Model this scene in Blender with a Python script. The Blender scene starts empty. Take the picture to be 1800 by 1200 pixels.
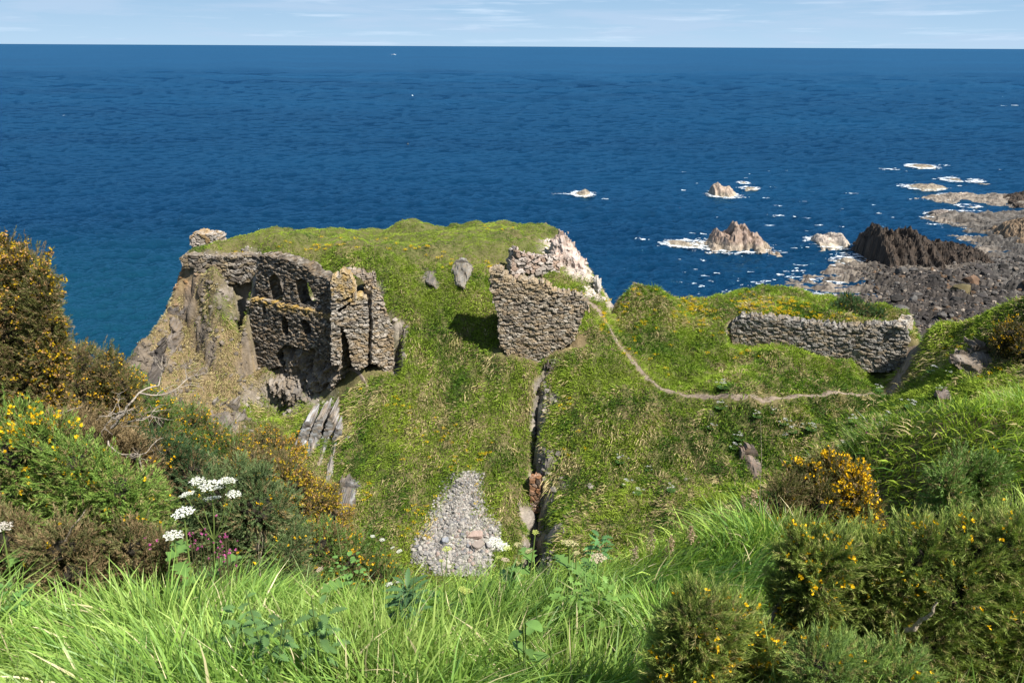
import bpy, math, random
import numpy as np
from mathutils import Vector, Matrix
from mathutils.bvhtree import BVHTree

# ------------------------------------------------------------------ camera, sky, sun, exposure
SC = bpy.context.scene
COL = SC.collection
FPX = 1413.0                      # focal length in photo pixels (1800 wide)
CAMZ = 40.0
PITCH = math.atan(519.0 / FPX)
ROLL = 0.005
_F = np.array([0, math.cos(PITCH), -math.sin(PITCH)])
_R0 = np.array([1.0, 0, 0]); _U0 = np.array([0, math.sin(PITCH), math.cos(PITCH)])
_R = _R0 * math.cos(ROLL) + _U0 * math.sin(ROLL)
_U = _U0 * math.cos(ROLL) - _R0 * math.sin(ROLL)
cam_d = bpy.data.cameras.new('camera'); cam = bpy.data.objects.new('camera', cam_d); COL.objects.link(cam)
cam_d.sensor_width = 36; cam_d.lens = 36 * FPX / 1800.0; cam_d.clip_start = 0.05; cam_d.clip_end = 100000
M = Matrix.Identity(4)
for i in range(3):
    M[i][0] = _R[i]; M[i][1] = _U[i]; M[i][2] = -_F[i]
M[2][3] = CAMZ
cam.matrix_world = M
SC.camera = cam

SUN_EL = math.radians(52); SUN_AZ = math.radians(127)      # azimuth clockwise from +Y (north)
sd = Vector((math.sin(SUN_AZ) * math.cos(SUN_EL), math.cos(SUN_AZ) * math.cos(SUN_EL), math.sin(SUN_EL)))
sun_d = bpy.data.lights.new('sun', 'SUN'); sun_d.energy = 5.0; sun_d.angle = math.radians(0.53); sun_d.color = (1, 0.955, 0.88)
sun = bpy.data.objects.new('sun', sun_d); COL.objects.link(sun)
sun.rotation_euler = sd.to_track_quat('Z', 'Y').to_euler(); sun.location = (30, -30, 90)

world = bpy.data.worlds.new('World'); SC.world = world; world.use_nodes = True
nt = world.node_tree; nt.nodes.clear()
def N(nt, t, **kw):
    n = nt.nodes.new(t)
    for k, v in kw.items(): setattr(n, k, v)
    return n
sky = N(nt, 'ShaderNodeTexSky', sky_type='NISHITA', sun_disc=False)
sky.sun_elevation = SUN_EL; sky.sun_rotation = SUN_AZ; sky.altitude = 40
sky.air_density = 1.0; sky.dust_density = 0.25; sky.ozone_density = 2.0
bg = N(nt, 'ShaderNodeBackground'); bg.inputs['Strength'].default_value = 0.062
out = N(nt, 'ShaderNodeOutputWorld')
tc = N(nt, 'ShaderNodeTexCoord'); sx = N(nt, 'ShaderNodeSeparateXYZ'); nt.links.new(tc.outputs['Generated'], sx.inputs[0])
# pale blue air low over the sea, passing into the clear sky above
gr = N(nt, 'ShaderNodeValToRGB'); e = gr.color_ramp.elements; e[0].position = 0.0; e[0].color = (.47, .66, .85, 1); e[1].position = .42; e[1].color = (.25, .46, .71, 1)
mz = N(nt, 'ShaderNodeMapRange'); mz.inputs['From Max'].default_value = .22; nt.links.new(sx.outputs['Z'], mz.inputs['Value']); nt.links.new(mz.outputs[0], gr.inputs[0])
gs = N(nt, 'ShaderNodeVectorMath', operation='SCALE'); gs.inputs['Scale'].default_value = 8.6; nt.links.new(gr.outputs[0], gs.inputs[0])
mb = N(nt, 'ShaderNodeMapRange', interpolation_type='SMOOTHSTEP'); mb.inputs['From Min'].default_value = .06; mb.inputs['From Max'].default_value = .35; mb.inputs['To Min'].default_value = 1; mb.inputs['To Max'].default_value = 0; nt.links.new(sx.outputs['Z'], mb.inputs['Value'])
base = N(nt, 'ShaderNodeMixRGB'); nt.links.new(mb.outputs[0], base.inputs['Fac']); nt.links.new(sky.outputs[0], base.inputs['Color1']); nt.links.new(gs.outputs[0], base.inputs['Color2'])
def cloud(prev, scale, zs, lo, hi, amt, col, seed):
    mp = N(nt, 'ShaderNodeMapping'); mp.inputs['Scale'].default_value = (1.0, 1.0, zs); mp.inputs['Location'].default_value = (seed, seed * .7, 0)
    nz = N(nt, 'ShaderNodeTexNoise'); nz.inputs['Scale'].default_value = scale; nz.inputs['Detail'].default_value = 8; nz.inputs['Roughness'].default_value = 0.6; nz.inputs['Distortion'].default_value = 0.25
    cr = N(nt, 'ShaderNodeValToRGB'); cr.color_ramp.elements[0].position = lo; cr.color_ramp.elements[1].position = hi; cr.color_ramp.elements[1].color = (amt, amt, amt, 1)
    mx = N(nt, 'ShaderNodeMixRGB'); mx.inputs['Color2'].default_value = col
    nt.links.new(tc.outputs['Generated'], mp.inputs['Vector']); nt.links.new(mp.outputs[0], nz.inputs['Vector']); nt.links.new(nz.outputs['Fac'], cr.inputs[0]); nt.links.new(cr.outputs[0], mx.inputs['Fac'])
    nt.links.new(prev.outputs[0], mx.inputs['Color1']); return mx
c1 = cloud(base, 5.0, 11.0, .46, .60, .6, (4.2, 5.5, 7.2, 1), 0.3)
c2 = cloud(c1, 7.0, 16.0, .54, .70, .5, (6.2, 7.4, 8.8, 1), 4.1)
nt.links.new(c2.outputs[0], bg.inputs['Color']); nt.links.new(bg.outputs[0], out.inputs['Surface'])

vs = SC.view_settings; vs.view_transform = 'Standard'; vs.look = 'None'; vs.exposure = 1.0; vs.gamma = 1.0; vs.use_curve_mapping = False
SC.cycles.max_bounces = 5; SC.cycles.diffuse_bounces = 2; SC.cycles.glossy_bounces = 2; SC.cycles.transmission_bounces = 2; SC.cycles.transparent_max_bounces = 4
SC.cycles.sample_clamp_indirect = 4.0

# ------------------------------------------------------------------ helpers
rng = np.random.default_rng(7)
def ray(px, py):
    return _F + (px - 900) / FPX * _R + (600 - py) / FPX * _U
def P(px, py, D):
    r = ray(px, py); k = D / r[1]
    return np.array([r[0] * k, D, CAMZ + r[2] * k])
def Pz(px, py, z=0.0):
    r = ray(px, py); k = (z - CAMZ) / r[2]
    return np.array([r[0] * k, r[1] * k, z])

_perm = np.random.default_rng(3).permutation(256); _perm = np.concatenate([_perm, _perm, _perm])
_g3 = np.random.default_rng(5).normal(size=(256, 3)); _g3 /= np.linalg.norm(_g3, axis=1)[:, None]
def perlin(x, y, z=0.0, seed=0):
    x, y, z = np.broadcast_arrays(np.asarray(x, float) + seed * 17.3, np.asarray(y, float) - seed * 9.1, np.asarray(z, float) + seed * 5.7)
    xi = np.floor(x).astype(int); yi = np.floor(y).astype(int); zi = np.floor(z).astype(int)
    xf = x - xi; yf = y - yi; zf = z - zi
    u = xf**3 * (xf * (xf * 6 - 15) + 10); v = yf**3 * (yf * (yf * 6 - 15) + 10); w = zf**3 * (zf * (zf * 6 - 15) + 10)
    xi &= 255; yi &= 255; zi &= 255
    def g(dx, dy, dz):
        h = _perm[_perm[_perm[(xi + dx) & 255] + ((yi + dy) & 255)] + ((zi + dz) & 255)]
        gg = _g3[h]
        return gg[..., 0] * (xf - dx) + gg[..., 1] * (yf - dy) + gg[..., 2] * (zf - dz)
    def L(a, b, t): return a + (b - a) * t
    return L(L(L(g(0,0,0), g(1,0,0), u), L(g(0,1,0), g(1,1,0), u), v), L(L(g(0,0,1), g(1,0,1), u), L(g(0,1,1), g(1,1,1), u), v), w) * 1.6
def fbm(x, y, z=0.0, seed=0, o=4, gain=0.5, lac=2.03):
    s = 0; a = 1.0; f = 1.0
    for i in range(o):
        s = s + a * perlin(np.asarray(x) * f, np.asarray(y) * f, np.asarray(z) * f, seed + i * 3); a *= gain; f *= lac
    return s
def ridged(x, y, z=0.0, seed=0, o=4):
    s = 0; a = 0.5; f = 1.0
    for i in range(o):
        s = s + a * (1 - 2.2 * np.abs(perlin(np.asarray(x) * f, np.asarray(y) * f, np.asarray(z) * f, seed + i * 3))); a *= 0.5; f *= 2.1
    return s
def sstep(a, b, x):
    t = np.clip((x - a) / (b - a), 0, 1); return t * t * (3 - 2 * t)
def hash2(i, j, s=0):
    n = (np.asarray(i).astype(np.int64) * 374761393 + np.asarray(j).astype(np.int64) * 668265263 + s * 1442695041) & 0x7fffffff
    n = ((n ^ (n >> 13)) * 1274126177) & 0x7fffffff
    n = (n ^ (n >> 16)) & 0xffff
    return n / 65535.0

def make_mesh(name, V, faces, mat=None, col=None, smooth=False, mats=None, midx=None):
    """V (n,3); faces: list of (m,k) int arrays; col (n,3) point colours"""
    me = bpy.data.meshes.new(name)
    V = np.asarray(V, dtype=np.float32)
    faces = [np.asarray(f, dtype=np.int32) for f in faces if len(f)]
    nl = sum(f.size for f in faces); nf = sum(len(f) for f in faces)
    me.vertices.add(len(V)); me.vertices.foreach_set('co', V.ravel())
    me.loops.add(nl); me.loops.foreach_set('vertex_index', np.concatenate([f.ravel() for f in faces]))
    me.polygons.add(nf)
    tot = np.concatenate([np.full(len(f), f.shape[1], dtype=np.int32) for f in faces])
    st = np.concatenate([[0], np.cumsum(tot)[:-1]]).astype(np.int32)
    me.polygons.foreach_set('loop_start', st); me.polygons.foreach_set('loop_total', tot)
    me.polygons.foreach_set('use_smooth', np.full(nf, smooth, dtype=bool))
    if col is not None:
        at = me.color_attributes.new('col', 'FLOAT_COLOR', 'POINT')
        c = np.ones((len(V), 4), dtype=np.float32); c[:, :3] = np.asarray(col, dtype=np.float32)[:, :3]
        at.data.foreach_set('color', c.ravel())
    for m in (mats or ([mat] if mat else [])): me.materials.append(m)
    if midx is not None: me.polygons.foreach_set('material_index', np.asarray(midx, dtype=np.int32))
    me.update(calc_edges=True)
    return me
def obj(name, me, parent=None, loc=None):
    o = bpy.data.objects.new(name, me); COL.objects.link(o)
    if parent is not None: o.parent = parent
    if loc is not None: o.location = loc
    return o
def tag(o, label=None, cat=None, group=None, kind=None):
    if label: o['label'] = label
    if cat: o['category'] = cat
    if group: o['group'] = group
    if kind: o['kind'] = kind
    return o
def empty(name, loc, label, cat, group=None, rz=0.0):
    o = bpy.data.objects.new(name, None); COL.objects.link(o); o.location = loc; o.rotation_euler = (0, 0, rz)
    o.empty_display_size = 0.2
    return tag(o, label, cat, group)
def place_at(root_loc, me):
    """shift mesh data so that it is local to root_loc"""
    n = len(me.vertices); a = np.empty(n * 3, dtype=np.float32); me.vertices.foreach_get('co', a)
    a = a.reshape(-1, 3) - np.asarray(root_loc, dtype=np.float32); me.vertices.foreach_set('co', a.ravel()); me.update(); return me

# ------------------------------------------------------------------ materials
def mat_new(name):
    m = bpy.data.materials.new(name); m.use_nodes = True; m.node_tree.nodes.clear(); return m, m.node_tree
def vc_mat(name, rough=0.9, spec=0.2, nscale=8.0, namp=0.35, bump=0.0, bscale=20.0, trans=0.0, tcol=(1.0, 1.15, 0.5)):
    """surface whose own colour comes from the mesh's 'col' attribute, broken up by noise"""
    m, t = mat_new(name)
    at = N(t, 'ShaderNodeAttribute', attribute_name='col')
    tc = N(t, 'ShaderNodeTexCoord'); nz = N(t, 'ShaderNodeTexNoise'); nz.inputs['Scale'].default_value = nscale; nz.inputs['Detail'].default_value = 5; nz.inputs['Roughness'].default_value = 0.65
    mr = N(t, 'ShaderNodeMapRange'); mr.inputs['From Min'].default_value = 0.3; mr.inputs['From Max'].default_value = 0.7
    mr.inputs['To Min'].default_value = 1 - namp; mr.inputs['To Max'].default_value = 1 + namp
    mu = N(t, 'ShaderNodeVectorMath', operation='SCALE')
    t.links.new(tc.outputs['Object'], nz.inputs['Vector']); t.links.new(nz.outputs['Fac'], mr.inputs['Value'])
    t.links.new(at.outputs['Color'], mu.inputs[0]); t.links.new(mr.outputs[0], mu.inputs['Scale'])
    b = N(t, 'ShaderNodeBsdfPrincipled'); b.inputs['Roughness'].default_value = rough; b.inputs['Specular IOR Level'].default_value = spec
    t.links.new(mu.outputs[0], b.inputs['Base Color'])
    last = b
    if bump:
        n2 = N(t, 'ShaderNodeTexNoise'); n2.inputs['Scale'].default_value = bscale; n2.inputs['Detail'].default_value = 6
        bp = N(t, 'ShaderNodeBump'); bp.inputs['Strength'].default_value = bump; bp.inputs['Distance'].default_value = 0.1
        t.links.new(tc.outputs['Object'], n2.inputs['Vector']); t.links.new(n2.outputs['Fac'], bp.inputs['Height']); t.links.new(bp.outputs[0], b.inputs['Normal'])
    o = N(t, 'ShaderNodeOutputMaterial')
    if trans:
        tr = N(t, 'ShaderNodeBsdfTranslucent'); tm = N(t, 'ShaderNodeVectorMath', operation='MULTIPLY'); tm.inputs[1].default_value = tcol
        t.links.new(mu.outputs[0], tm.inputs[0]); t.links.new(tm.outputs[0], tr.inputs['Color'])
        mx = N(t, 'ShaderNodeMixShader'); mx.inputs[0].default_value = trans
        t.links.new(b.outputs[0], mx.inputs[1]); t.links.new(tr.outputs[0], mx.inputs[2]); last = mx
    t.links.new(last.outputs[0], o.inputs['Surface'])
    return m
M_TURF = vc_mat('turf_and_rock', 0.95, 0.1, 1.7, 0.35, 0.9, 5.0)
M_TUFT = vc_mat('tussock_grass', 0.8, 0.15, 0.6, 0.2, trans=0.25)
M_BLADE = vc_mat('lush_grass', 0.45, 0.35, 1.2, 0.25, trans=0.35, tcol=(1.1, 1.12, 0.5))
M_STONE = vc_mat('masonry_stone', 0.9, 0.2, 3.0, 0.35, 0.7, 14.0)
M_ROCK = vc_mat('bare_rock', 0.85, 0.25, 0.9, 0.4, 0.9, 3.5)
M_SCREE = vc_mat('loose_stone', 0.9, 0.2, 4.0, 0.2, 0.4, 10.0)
M_GORSE = vc_mat('gorse_needles', 0.6, 0.25, 2.0, 0.3, trans=0.2)
M_PETAL = vc_mat('petals', 0.6, 0.2, 6.0, 0.12, trans=0.3, tcol=(1, 1, 0.8))
M_WOOD = vc_mat('bare_wood', 0.85, 0.2, 9.0, 0.3, 0.5, 30.0)
M_LEAF = vc_mat('broad_leaf', 0.5, 0.35, 8.0, 0.22, trans=0.3)
M_PAINT = vc_mat('painted_hull', 0.4, 0.5, 2.0, 0.04)
# ------------------------------------------------------------------ terrain heights
def rbf_fit(pts, c=1.6, lam=0.02):
    pts = np.array(pts, float); X = pts[:, :2]; z = pts[:, 2]; n = len(X)
    d = np.sqrt(((X[:, None] - X[None]) ** 2).sum(-1) + c * c)
    A = np.zeros((n + 3, n + 3)); A[:n, :n] = -d + np.eye(n) * -lam * 0
    A[:n, :n] += np.eye(n) * lam
    A[:n, n] = 1; A[:n, n + 1:] = X; A[n, :n] = 1; A[n + 1:, :n] = X.T
    w = np.linalg.solve(A, np.concatenate([z, np.zeros(3)]))
    def f(x, y):
        s = np.zeros(np.shape(x)) + w[n] + w[n + 1] * x + w[n + 2] * y
        for i in range(n): s = s - w[i] * np.sqrt((x - X[i, 0])**2 + (y - X[i, 1])**2 + c * c)
        return s
    return f
def G(px, py, D, off=0.0):
    p = P(px, py, D); return (p[0], p[1], p[2] - off)
HEAD = [G(*a) for a in [
 (362,447,64.5),(386,440,66),(330,447,63),(400,428,68), (340,452,62),(400,440,65),(450,447,62.5),(520,447,62),(600,455,61),(680,472,60),(740,472,61),(820,455,62.5),(900,440,64.5),(950,425,66.5),
 (430,424,68),(540,404,71),(620,408,72),(690,402,72.5),(715,394,73),(740,393,73.5),(780,400,74),(850,391,74),(920,395,73.5),(975,402,72),(700,428,66),(850,422,67),(600,428,66),
 (1000,440,68),(1035,480,63),(1052,522,60),(960,480,62),(1000,500,60),(1030,527,58.5),(900,500,61),
 (760,490,60.2),(820,490,60.4),(720,560,57.5),(780,560,57.6),(850,560,57.4),(860,600,56),(720,640,55),(800,640,55),(880,640,54.2),(930,650,53.6),(700,760,51),(800,760,50.8),(890,760,50.5),(940,770,50.2),
 (640,700,53.5),(620,800,50.3),(680,860,48),(800,830,48.5),(900,850,47.5),(800,930,45.3),(900,950,44.6),(700,960,44.6),(800,1010,42.6),(600,900,46.8),(940,900,46),
 (345,484,60.8),(400,494,60.2),(438,498,59.55),(442,538,59.3),(400,560,59.0),(436,600,60.3),(415,600,59.4),(350,600,59),(280,600,58),(260,680,55),(350,700,55),(430,700,56),(500,760,53.3),(400,780,52),(300,800,50),(560,850,49),(480,880,48),
 (480,700,57.8),(560,700,56.4),(520,720,56.2),(580,740,53.8),(660,650,55.2)]]
COMMON = [(-5,40,6.5),(-15,42,3.5),(-25,46,1),(-1,38,8.2),(-8,36,9),(-20,36,7),(-32,34,4),
 (0,30,13.5),(0,20,22.5),(-12,30,12),(-12,20,22),(-3,13,28.6),(0,9,32.2),(4,9,32.6),(-25,22,18),(-25,10,28)]
NEAR = [(0,0,38.3),(-4,0,38.2),(4,0,38.5),(0,-6,39.3),(-12,-6,39),(12,-6,40),(-14,2,37.5),(12,2,38.5),(25,0,40),(30,10,38),(25,-20,41),(-25,-20,40),(0,-20,40),(40,20,36),(50,30,33),(60,-20,42),(-60,-20,40),(60,20,37),(90,40,33),(90,-20,42)]
NEARPX = [G(*a) for a in [(900,1200,2.2,.5),(100,1200,2.3,.5),(1700,1200,2.2,.6),(0,985,5,.5),(300,980,4.8,.5),(600,1005,4.8,.5),(900,1000,4.8,.5),(1100,950,5.7,.5),(1300,880,7,.5),(1500,800,9.5,.5),(1650,765,11,.5),(1800,735,12,.5),(2000,700,13,.5),
 (1500,1000,4.6,.5),(1750,900,6,.5),(1600,1150,2.8,.6),(50,620,10.5,2.0),(200,690,11.5,1.6),(350,790,12.5,1.5),(500,880,12,1.4),(600,960,9,1.0),(100,800,7.5,1.5),(300,880,7.5,1.2)]]
SIDE = [G(*a) for a in [(1700,750,25,2.2),(1700,750,16,1.5),(1800,735,20,1.8),(1300,880,12,1.6),(1300,880,20,2.6),(1300,880,30,2.5),(1500,800,20,1.6),(1500,800,30,1.4),(1600,770,38),(1700,732,38),(1800,705,37),(1900,690,36),
 (1620,597,52),(1700,575,50),(1800,540,47),(1700,650,46),(1620,650,49.5),(1700,690,43.5),(1800,690,39),(1800,620,45),(1900,560,44),(2000,520,42)]]
SPUR = [G(*a) for a in [(1052,560,57),(1100,620,54),(1160,680,51),(1300,697,49.2),(1430,694,49.4),(1560,690,50),(1590,650,53),(1603,600,56),
 (1120,514,60),(1090,560,58.5),(1200,532,61),(1330,516,62.5),(1450,520,62),(1500,537,61),(1590,550,60),(1300,556,58.3),(1400,560,57.6),(1500,570,57),(1600,577,55.5),(1200,620,55.5),(1280,650,53.4),(1400,655,52.8),(1500,665,52.2),(1570,668,51.8),(1150,570,57.6),(1230,570,58),
 (965,650,53.5),(965,760,49.6),(965,900,45.4),(965,830,47.4),(1000,600,55),(1050,640,52.7),(1100,700,49.6),(1050,760,48.2),(1150,760,48),(1300,760,47.6),(1450,760,46.5),(1100,830,46),(1250,830,45.5),(1380,830,44.5),(1000,950,42),(1150,900,42.4),(1300,870,42.5),(1450,800,44.5)]] + [(3,38,10.2),(8,36,11.5)]
CRAG = [G(*a) for a in [(1000,440,68),(1035,480,63),(1052,522,60),(1030,527,58.5),(960,480,62)]]
fA = rbf_fit(HEAD + COMMON); fB = rbf_fit(SPUR + COMMON + NEAR + NEARPX + SIDE + CRAG)

COAST = [P(*a)[:2] for a in [(225,655,56),(248,590,57.5),(285,520,59.5),(318,470,61.5),(330,446,63),(395,430,67),(450,414,69.5),(520,404,71.5),(600,406,72.5),(680,402,73),(715,393,73.6),(745,392,74),(800,399,74.6),(850,390,74.8),(920,394,74.2),(968,399,72.5),
 (990,415,70),(1012,440,67),(1035,475,63.5),(1050,500,61),(1058,528,59),(1072,541,58.2),(1088,546,58.6),(1100,525,60),(1118,511,61),(1160,518,61.5),(1200,531,61.6),(1262,534,62),(1300,522,62.8),(1335,513,63.4),(1400,516,63),(1480,527,62),(1540,540,61),(1592,548,60),(1606,562,58.5),(1612,592,55),(1622,597,52.5),(1700,574,50.5),(1800,539,47.5),(1960,500,45)]]
COAST = [np.array(p) for p in COAST] + [np.array(p) for p in [(60,42),(90,46),(140,60),(170,40),(170,-30),(-80,-30),(-70,20),(-40,28),(-33,40),(-29,50)]]
def sdist(x, y, poly):
    """signed distance, positive inside"""
    x = np.asarray(x, float); y = np.asarray(y, float)
    d = np.full(x.shape, 1e9); inside = np.zeros(x.shape, bool); n = len(poly)
    for i in range(n):
        a = poly[i]; b = poly[(i + 1) % n]; ab = b - a
        t = np.clip(((x - a[0]) * ab[0] + (y - a[1]) * ab[1]) / (ab @ ab), 0, 1)
        d = np.minimum(d, np.hypot(x - a[0] - t * ab[0], y - a[1] - t * ab[1]))
        c = (a[1] > y) != (b[1] > y)
        with np.errstate(divide='ignore', invalid='ignore'):
            xi = (b[0] - a[0]) * (y - a[1]) / (b[1] - a[1] if b[1] != a[1] else 1e-9) + a[0]
        inside ^= c & (x < xi)
    return np.where(inside, d, -d)

# walls standing proud of the slope: (left px, D), (right px, D), base py at left, at right, reach in front
WALLCUT = [((448,59.3),(592,55.6),[(448,655),(592,650)],3.2,1.6), ((582,55.3),(700,55.8),[(582,642),(640,648),(700,655)],2.5,1.1), ((598,55.3),(656,55.3),[(598,560),(656,560)],0.2,3.6), ((862,54.6),(1036,54.4),[(862,520),(878,592),(900,622),(950,636),(970,612),(1010,600),(1036,545)],2.0,.6), ((1283,57.2),(1598,53.4),[(1283,602),(1320,608),(1370,612),(1430,622),(1470,634),(1598,641)],2.0,.6), ((314,60.8),(452,60.6),[(314,470),(350,470),(400,484),(452,488)],.5,.5)]
def vplane(aL, aR):
    """vertical plane through two px columns at given depths -> origin, unit dir, normal to camera"""
    pl = P(aL[0], 560, aL[1]); pr = P(aR[0], 560, aR[1])
    o = np.array([pl[0], pl[1]]); e = np.array([pr[0] - pl[0], pr[1] - pl[1]]); L = np.linalg.norm(e); e /= L
    return o, e, np.array([e[1], -e[0]]), L
def on_plane(px, py, pl):
    o, e, n, L = pl; r = ray(px, py)
    k = (o @ n) / (r[0] * n[0] + r[1] * n[1]); p = np.array([0, 0, CAMZ]) + r * k
    return (p[:2] - o) @ e, p[2]

def terrain_z(x, y):
    x = np.asarray(x, float); y = np.asarray(y, float)
    a = fA(x, y); b = fB(x, y)
    xe = 2.0 + np.clip((y - 53) / 5, 0, 1) * 5 + np.where(y < 53, (53 - y) * -0.02, 0) + 0.3 * perlin(y * 0.7, x * 0.1) + .14 * perlin(y * 2.1, x * .2, 4)
    t = sstep(-0.25, 0.25, x - xe)
    m = sstep(36, 41, y)                                  # south of the gully there is only the mainland surface
    z = a * (1 - t) * m + b * (1 - (1 - t) * m)
    slot = np.exp(-((x - xe + 0.2) / (0.27 + .42 * sstep(50.5, 44, y) + .22 * perlin(y * .9, 3.3) + .10 * perlin(y * 2.7, 1.3))) ** 2) * sstep(39, 42, y) * (1 - sstep(52.5, 54.5, y))
    z = z - (2.4 + 2.6 * sstep(50, 43, y)) * slot * (.75 + .5 * perlin(y * 1.3, 7.7))
    for (aL, aR, bpl, reach, back) in WALLCUT:
        pl = vplane(aL, aR); o, e, n, L = pl
        bz = [on_plane(a_, b_, pl) for a_, b_ in bpl]
        u = (x - o[0]) * e[0] + (y - o[1]) * e[1]; s = (x - o[0]) * n[0] + (y - o[1]) * n[1]
        zb = np.interp(u, [q[0] for q in bz], [q[1] for q in bz])
        w = sstep(-0.12, 0.1, u) * (1 - sstep(L - 0.1, L + 0.4, u)) * sstep(-back - .3, -back, s) * (1 - sstep(reach * .6, reach, s))
        z = np.where(w > 0, z * (1 - w) + np.minimum(z, zb) * w, z)
    # relief
    far = sstep(8, 20, y)
    lf_ = np.exp(-((x + 25) / 7) ** 2 - ((y - 57) / 6) ** 2) * sstep(23.2, 20.5, z); z = z + lf_ * (1.0 * ridged(x * .42, y * .34, 0, 14, 5) - .3 + .35 * fbm(x * 1.1, y * 1.1, 0, 15, 3))
    z = z + far * (0.42 * fbm(x * 0.26, y * 0.2, 0, 1, 3) + 0.26 * fbm(x * 0.85, y * 0.7, 0, 2, 4) + .12 * ridged(x * .5, y * .35, 0, 9, 3) + .45 * ridged(x * .3, y * .16, 0, 19, 3) * sstep(2.2, 4, x) * (1 - sstep(47, 51, y)) * sstep(38, 42, y)) + 0.05 * fbm(x * 0.7, y * 0.7, 0, 4, 3)
    z = z - 1.5 * np.exp(-((x + 22.3) / 1.3) ** 2 - ((y - 61.4) / 1.3) ** 2)
    d = sdist(x, y, COAST)
    o_ = np.clip(-d, 0, 60)
    drop = o_ * (2.1 + 0.9 * fbm(x * 0.25, y * 0.25, 0, 8, 3)) + 0.9 * ridged(x * 0.4, y * 0.4, 0, 6, 3) * sstep(0.3, 2.5, o_)
    z = np.where(o_ > 0, z - np.maximum(drop, o_ * 0.8), z)
    z = np.where((o_ > 0) & (y > 55), np.minimum(z, np.where(x < 8, np.where(x < -19, 23.0, 24.2), 22) - o_ * .8), z)
    return np.maximum(z, -3.0), d

def axis(lo, hi, f0, f1, step, coarse):
    return np.concatenate([np.arange(lo, f0, coarse), np.arange(f0, f1, step), np.arange(f1, hi + coarse, coarse)])
gx = axis(-90, 170, -32, 40, 0.2, 3.0); gy = axis(-40, 95, -2, 80, 0.2, 3.0)
TX, TY = np.meshgrid(gx, gy)
TZ, TDC = terrain_z(TX, TY)
# slope and normals
dzx = np.gradient(TZ, gx, axis=1); dzy = np.gradient(TZ, gy, axis=0)
nl = np.sqrt(1 + dzx**2 + dzy**2); TN = np.stack([-dzx / nl, -dzy / nl, 1 / nl], -1)

def blob(p, r, fall=0.5, X=None, Y=None, Z=None):
    X = TX if X is None else X; Y = TY if Y is None else Y; Z = TZ if Z is None else Z
    d = np.sqrt((X - p[0])**2 + (Y - p[1])**2 + (Z - p[2])**2)
    return 1 - sstep(r * (1 - fall), r, d)
steep = sstep(0.50, 0.34, TN[..., 2])
nzr = fbm(TX * 0.5, TY * 0.5, TZ * 0.5, 11, 4)
rock = np.clip(steep * (0.9 + 0.9 * nzr), 0, 1)
rock = np.maximum(rock, sstep(0.0, 1.6, -TDC))
for p, r, s in [((1000,450,67),3.4,.75),((1030,490,62.5),2.4,.8),((975,440,66),2.0,.55),((1045,520,60),1.6,.7),((500,690,57),2.4,.8),((560,690,56),1.8,.9),((765,492,60.2),1.3,.5),((260,640,56.5),2.6,.8),((250,700,54.5),2.5,.7),((300,560,59),1.8,.5),
                ((400,740,54),1.6,.55),((340,640,57),2.0,.5),((460,710,55),1.4,.5),((700,650,55.4),1.0,.5),((1740,640,46.5),1.8,.75),((1690,620,48),1.0,.5),((950,850,47.4),.9,.9),((975,930,43),.9,.8),((540,760,52.5),1.6,.7),((975,700,51.5),.7,.8),((988,760,49.6),.6,.7),((972,810,48),.7,.8),((992,850,46.6),.6,.7),((1060,715,49.8),.5,.6),((1120,790,47.4),.6,.6),((1200,840,45.2),.5,.6),((1250,725,48.5),.5,.5),((1040,860,46),.6,.7),((1095,850,46),.4,.6),((980,640,54),.6,.6)]:
    rock = np.maximum(rock, s * blob(P(*p), r, .6) * np.clip(0.75 + 1.1 * nzr, 0, 1.2))
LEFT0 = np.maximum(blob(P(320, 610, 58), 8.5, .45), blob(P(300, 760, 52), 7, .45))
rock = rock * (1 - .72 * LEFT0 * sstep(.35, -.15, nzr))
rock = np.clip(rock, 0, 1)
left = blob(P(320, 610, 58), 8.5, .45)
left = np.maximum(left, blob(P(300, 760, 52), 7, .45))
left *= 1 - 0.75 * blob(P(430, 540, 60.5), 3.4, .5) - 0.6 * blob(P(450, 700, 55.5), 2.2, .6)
dry = np.clip(0.42 + 0.55 * fbm(TX * 0.28, TY * 0.28, TZ * .2, 21, 4) + left * 0.9, 0, 1)
dry = np.clip(dry * (1 - 0.5 * sstep(61, 64, TY) * (TZ > 23)), 0, 1)
# displacement for bare rock: jagged in 3D
J = rock * 0.6
TXd = TX + J * (ridged(TX * .8, TY * .8, TZ * .45, 31, 4) * 1.1 - .25) * TN[..., 0]
TYd = TY + J * (ridged(TX * .8, TY * .8, TZ * .45, 31, 4) * 1.1 - .25) * TN[..., 1]
TZd = TZ + J * 0.6 * fbm(TX * 1.3, TY * 1.3, TZ * .6, 33, 3)

def L3(a, b, t): return a + (np.array(b) - a) * t[..., None]
soil = L3(np.array([0.075, 0.085, 0.025]) * np.ones(TX.shape + (3,)), (0.17, 0.125, 0.07), dry)
rv = 0.5 + 0.5 * fbm(TX * .6, TY * .6, TZ * .9, 41, 4)
rc = L3(np.array([0.13, 0.115, 0.10]) * np.ones(TX.shape + (3,)), (0.30, 0.26, 0.22), np.clip(rv, 0, 1))
pink = np.maximum(blob(P(1010, 455, 66), 5.5, .5), blob(P(1040, 500, 61), 4, .5))
rc = L3(rc, (0.52, 0.44, 0.38), pink * .8)
och = np.clip(blob(P(300, 490, 60.5), 3.0, .6) * (0.5 + fbm(TX * 1.2, TY * 1.2, TZ, 43, 3)), 0, 1)
rc = L3(rc, (0.45, 0.24, 0.08), och * .8)
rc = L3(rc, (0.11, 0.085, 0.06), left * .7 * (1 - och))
TC = L3(soil, (0, 0, 0), np.zeros(TX.shape)) * (1 - rock[..., None]) + rc * rock[..., None]
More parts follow.
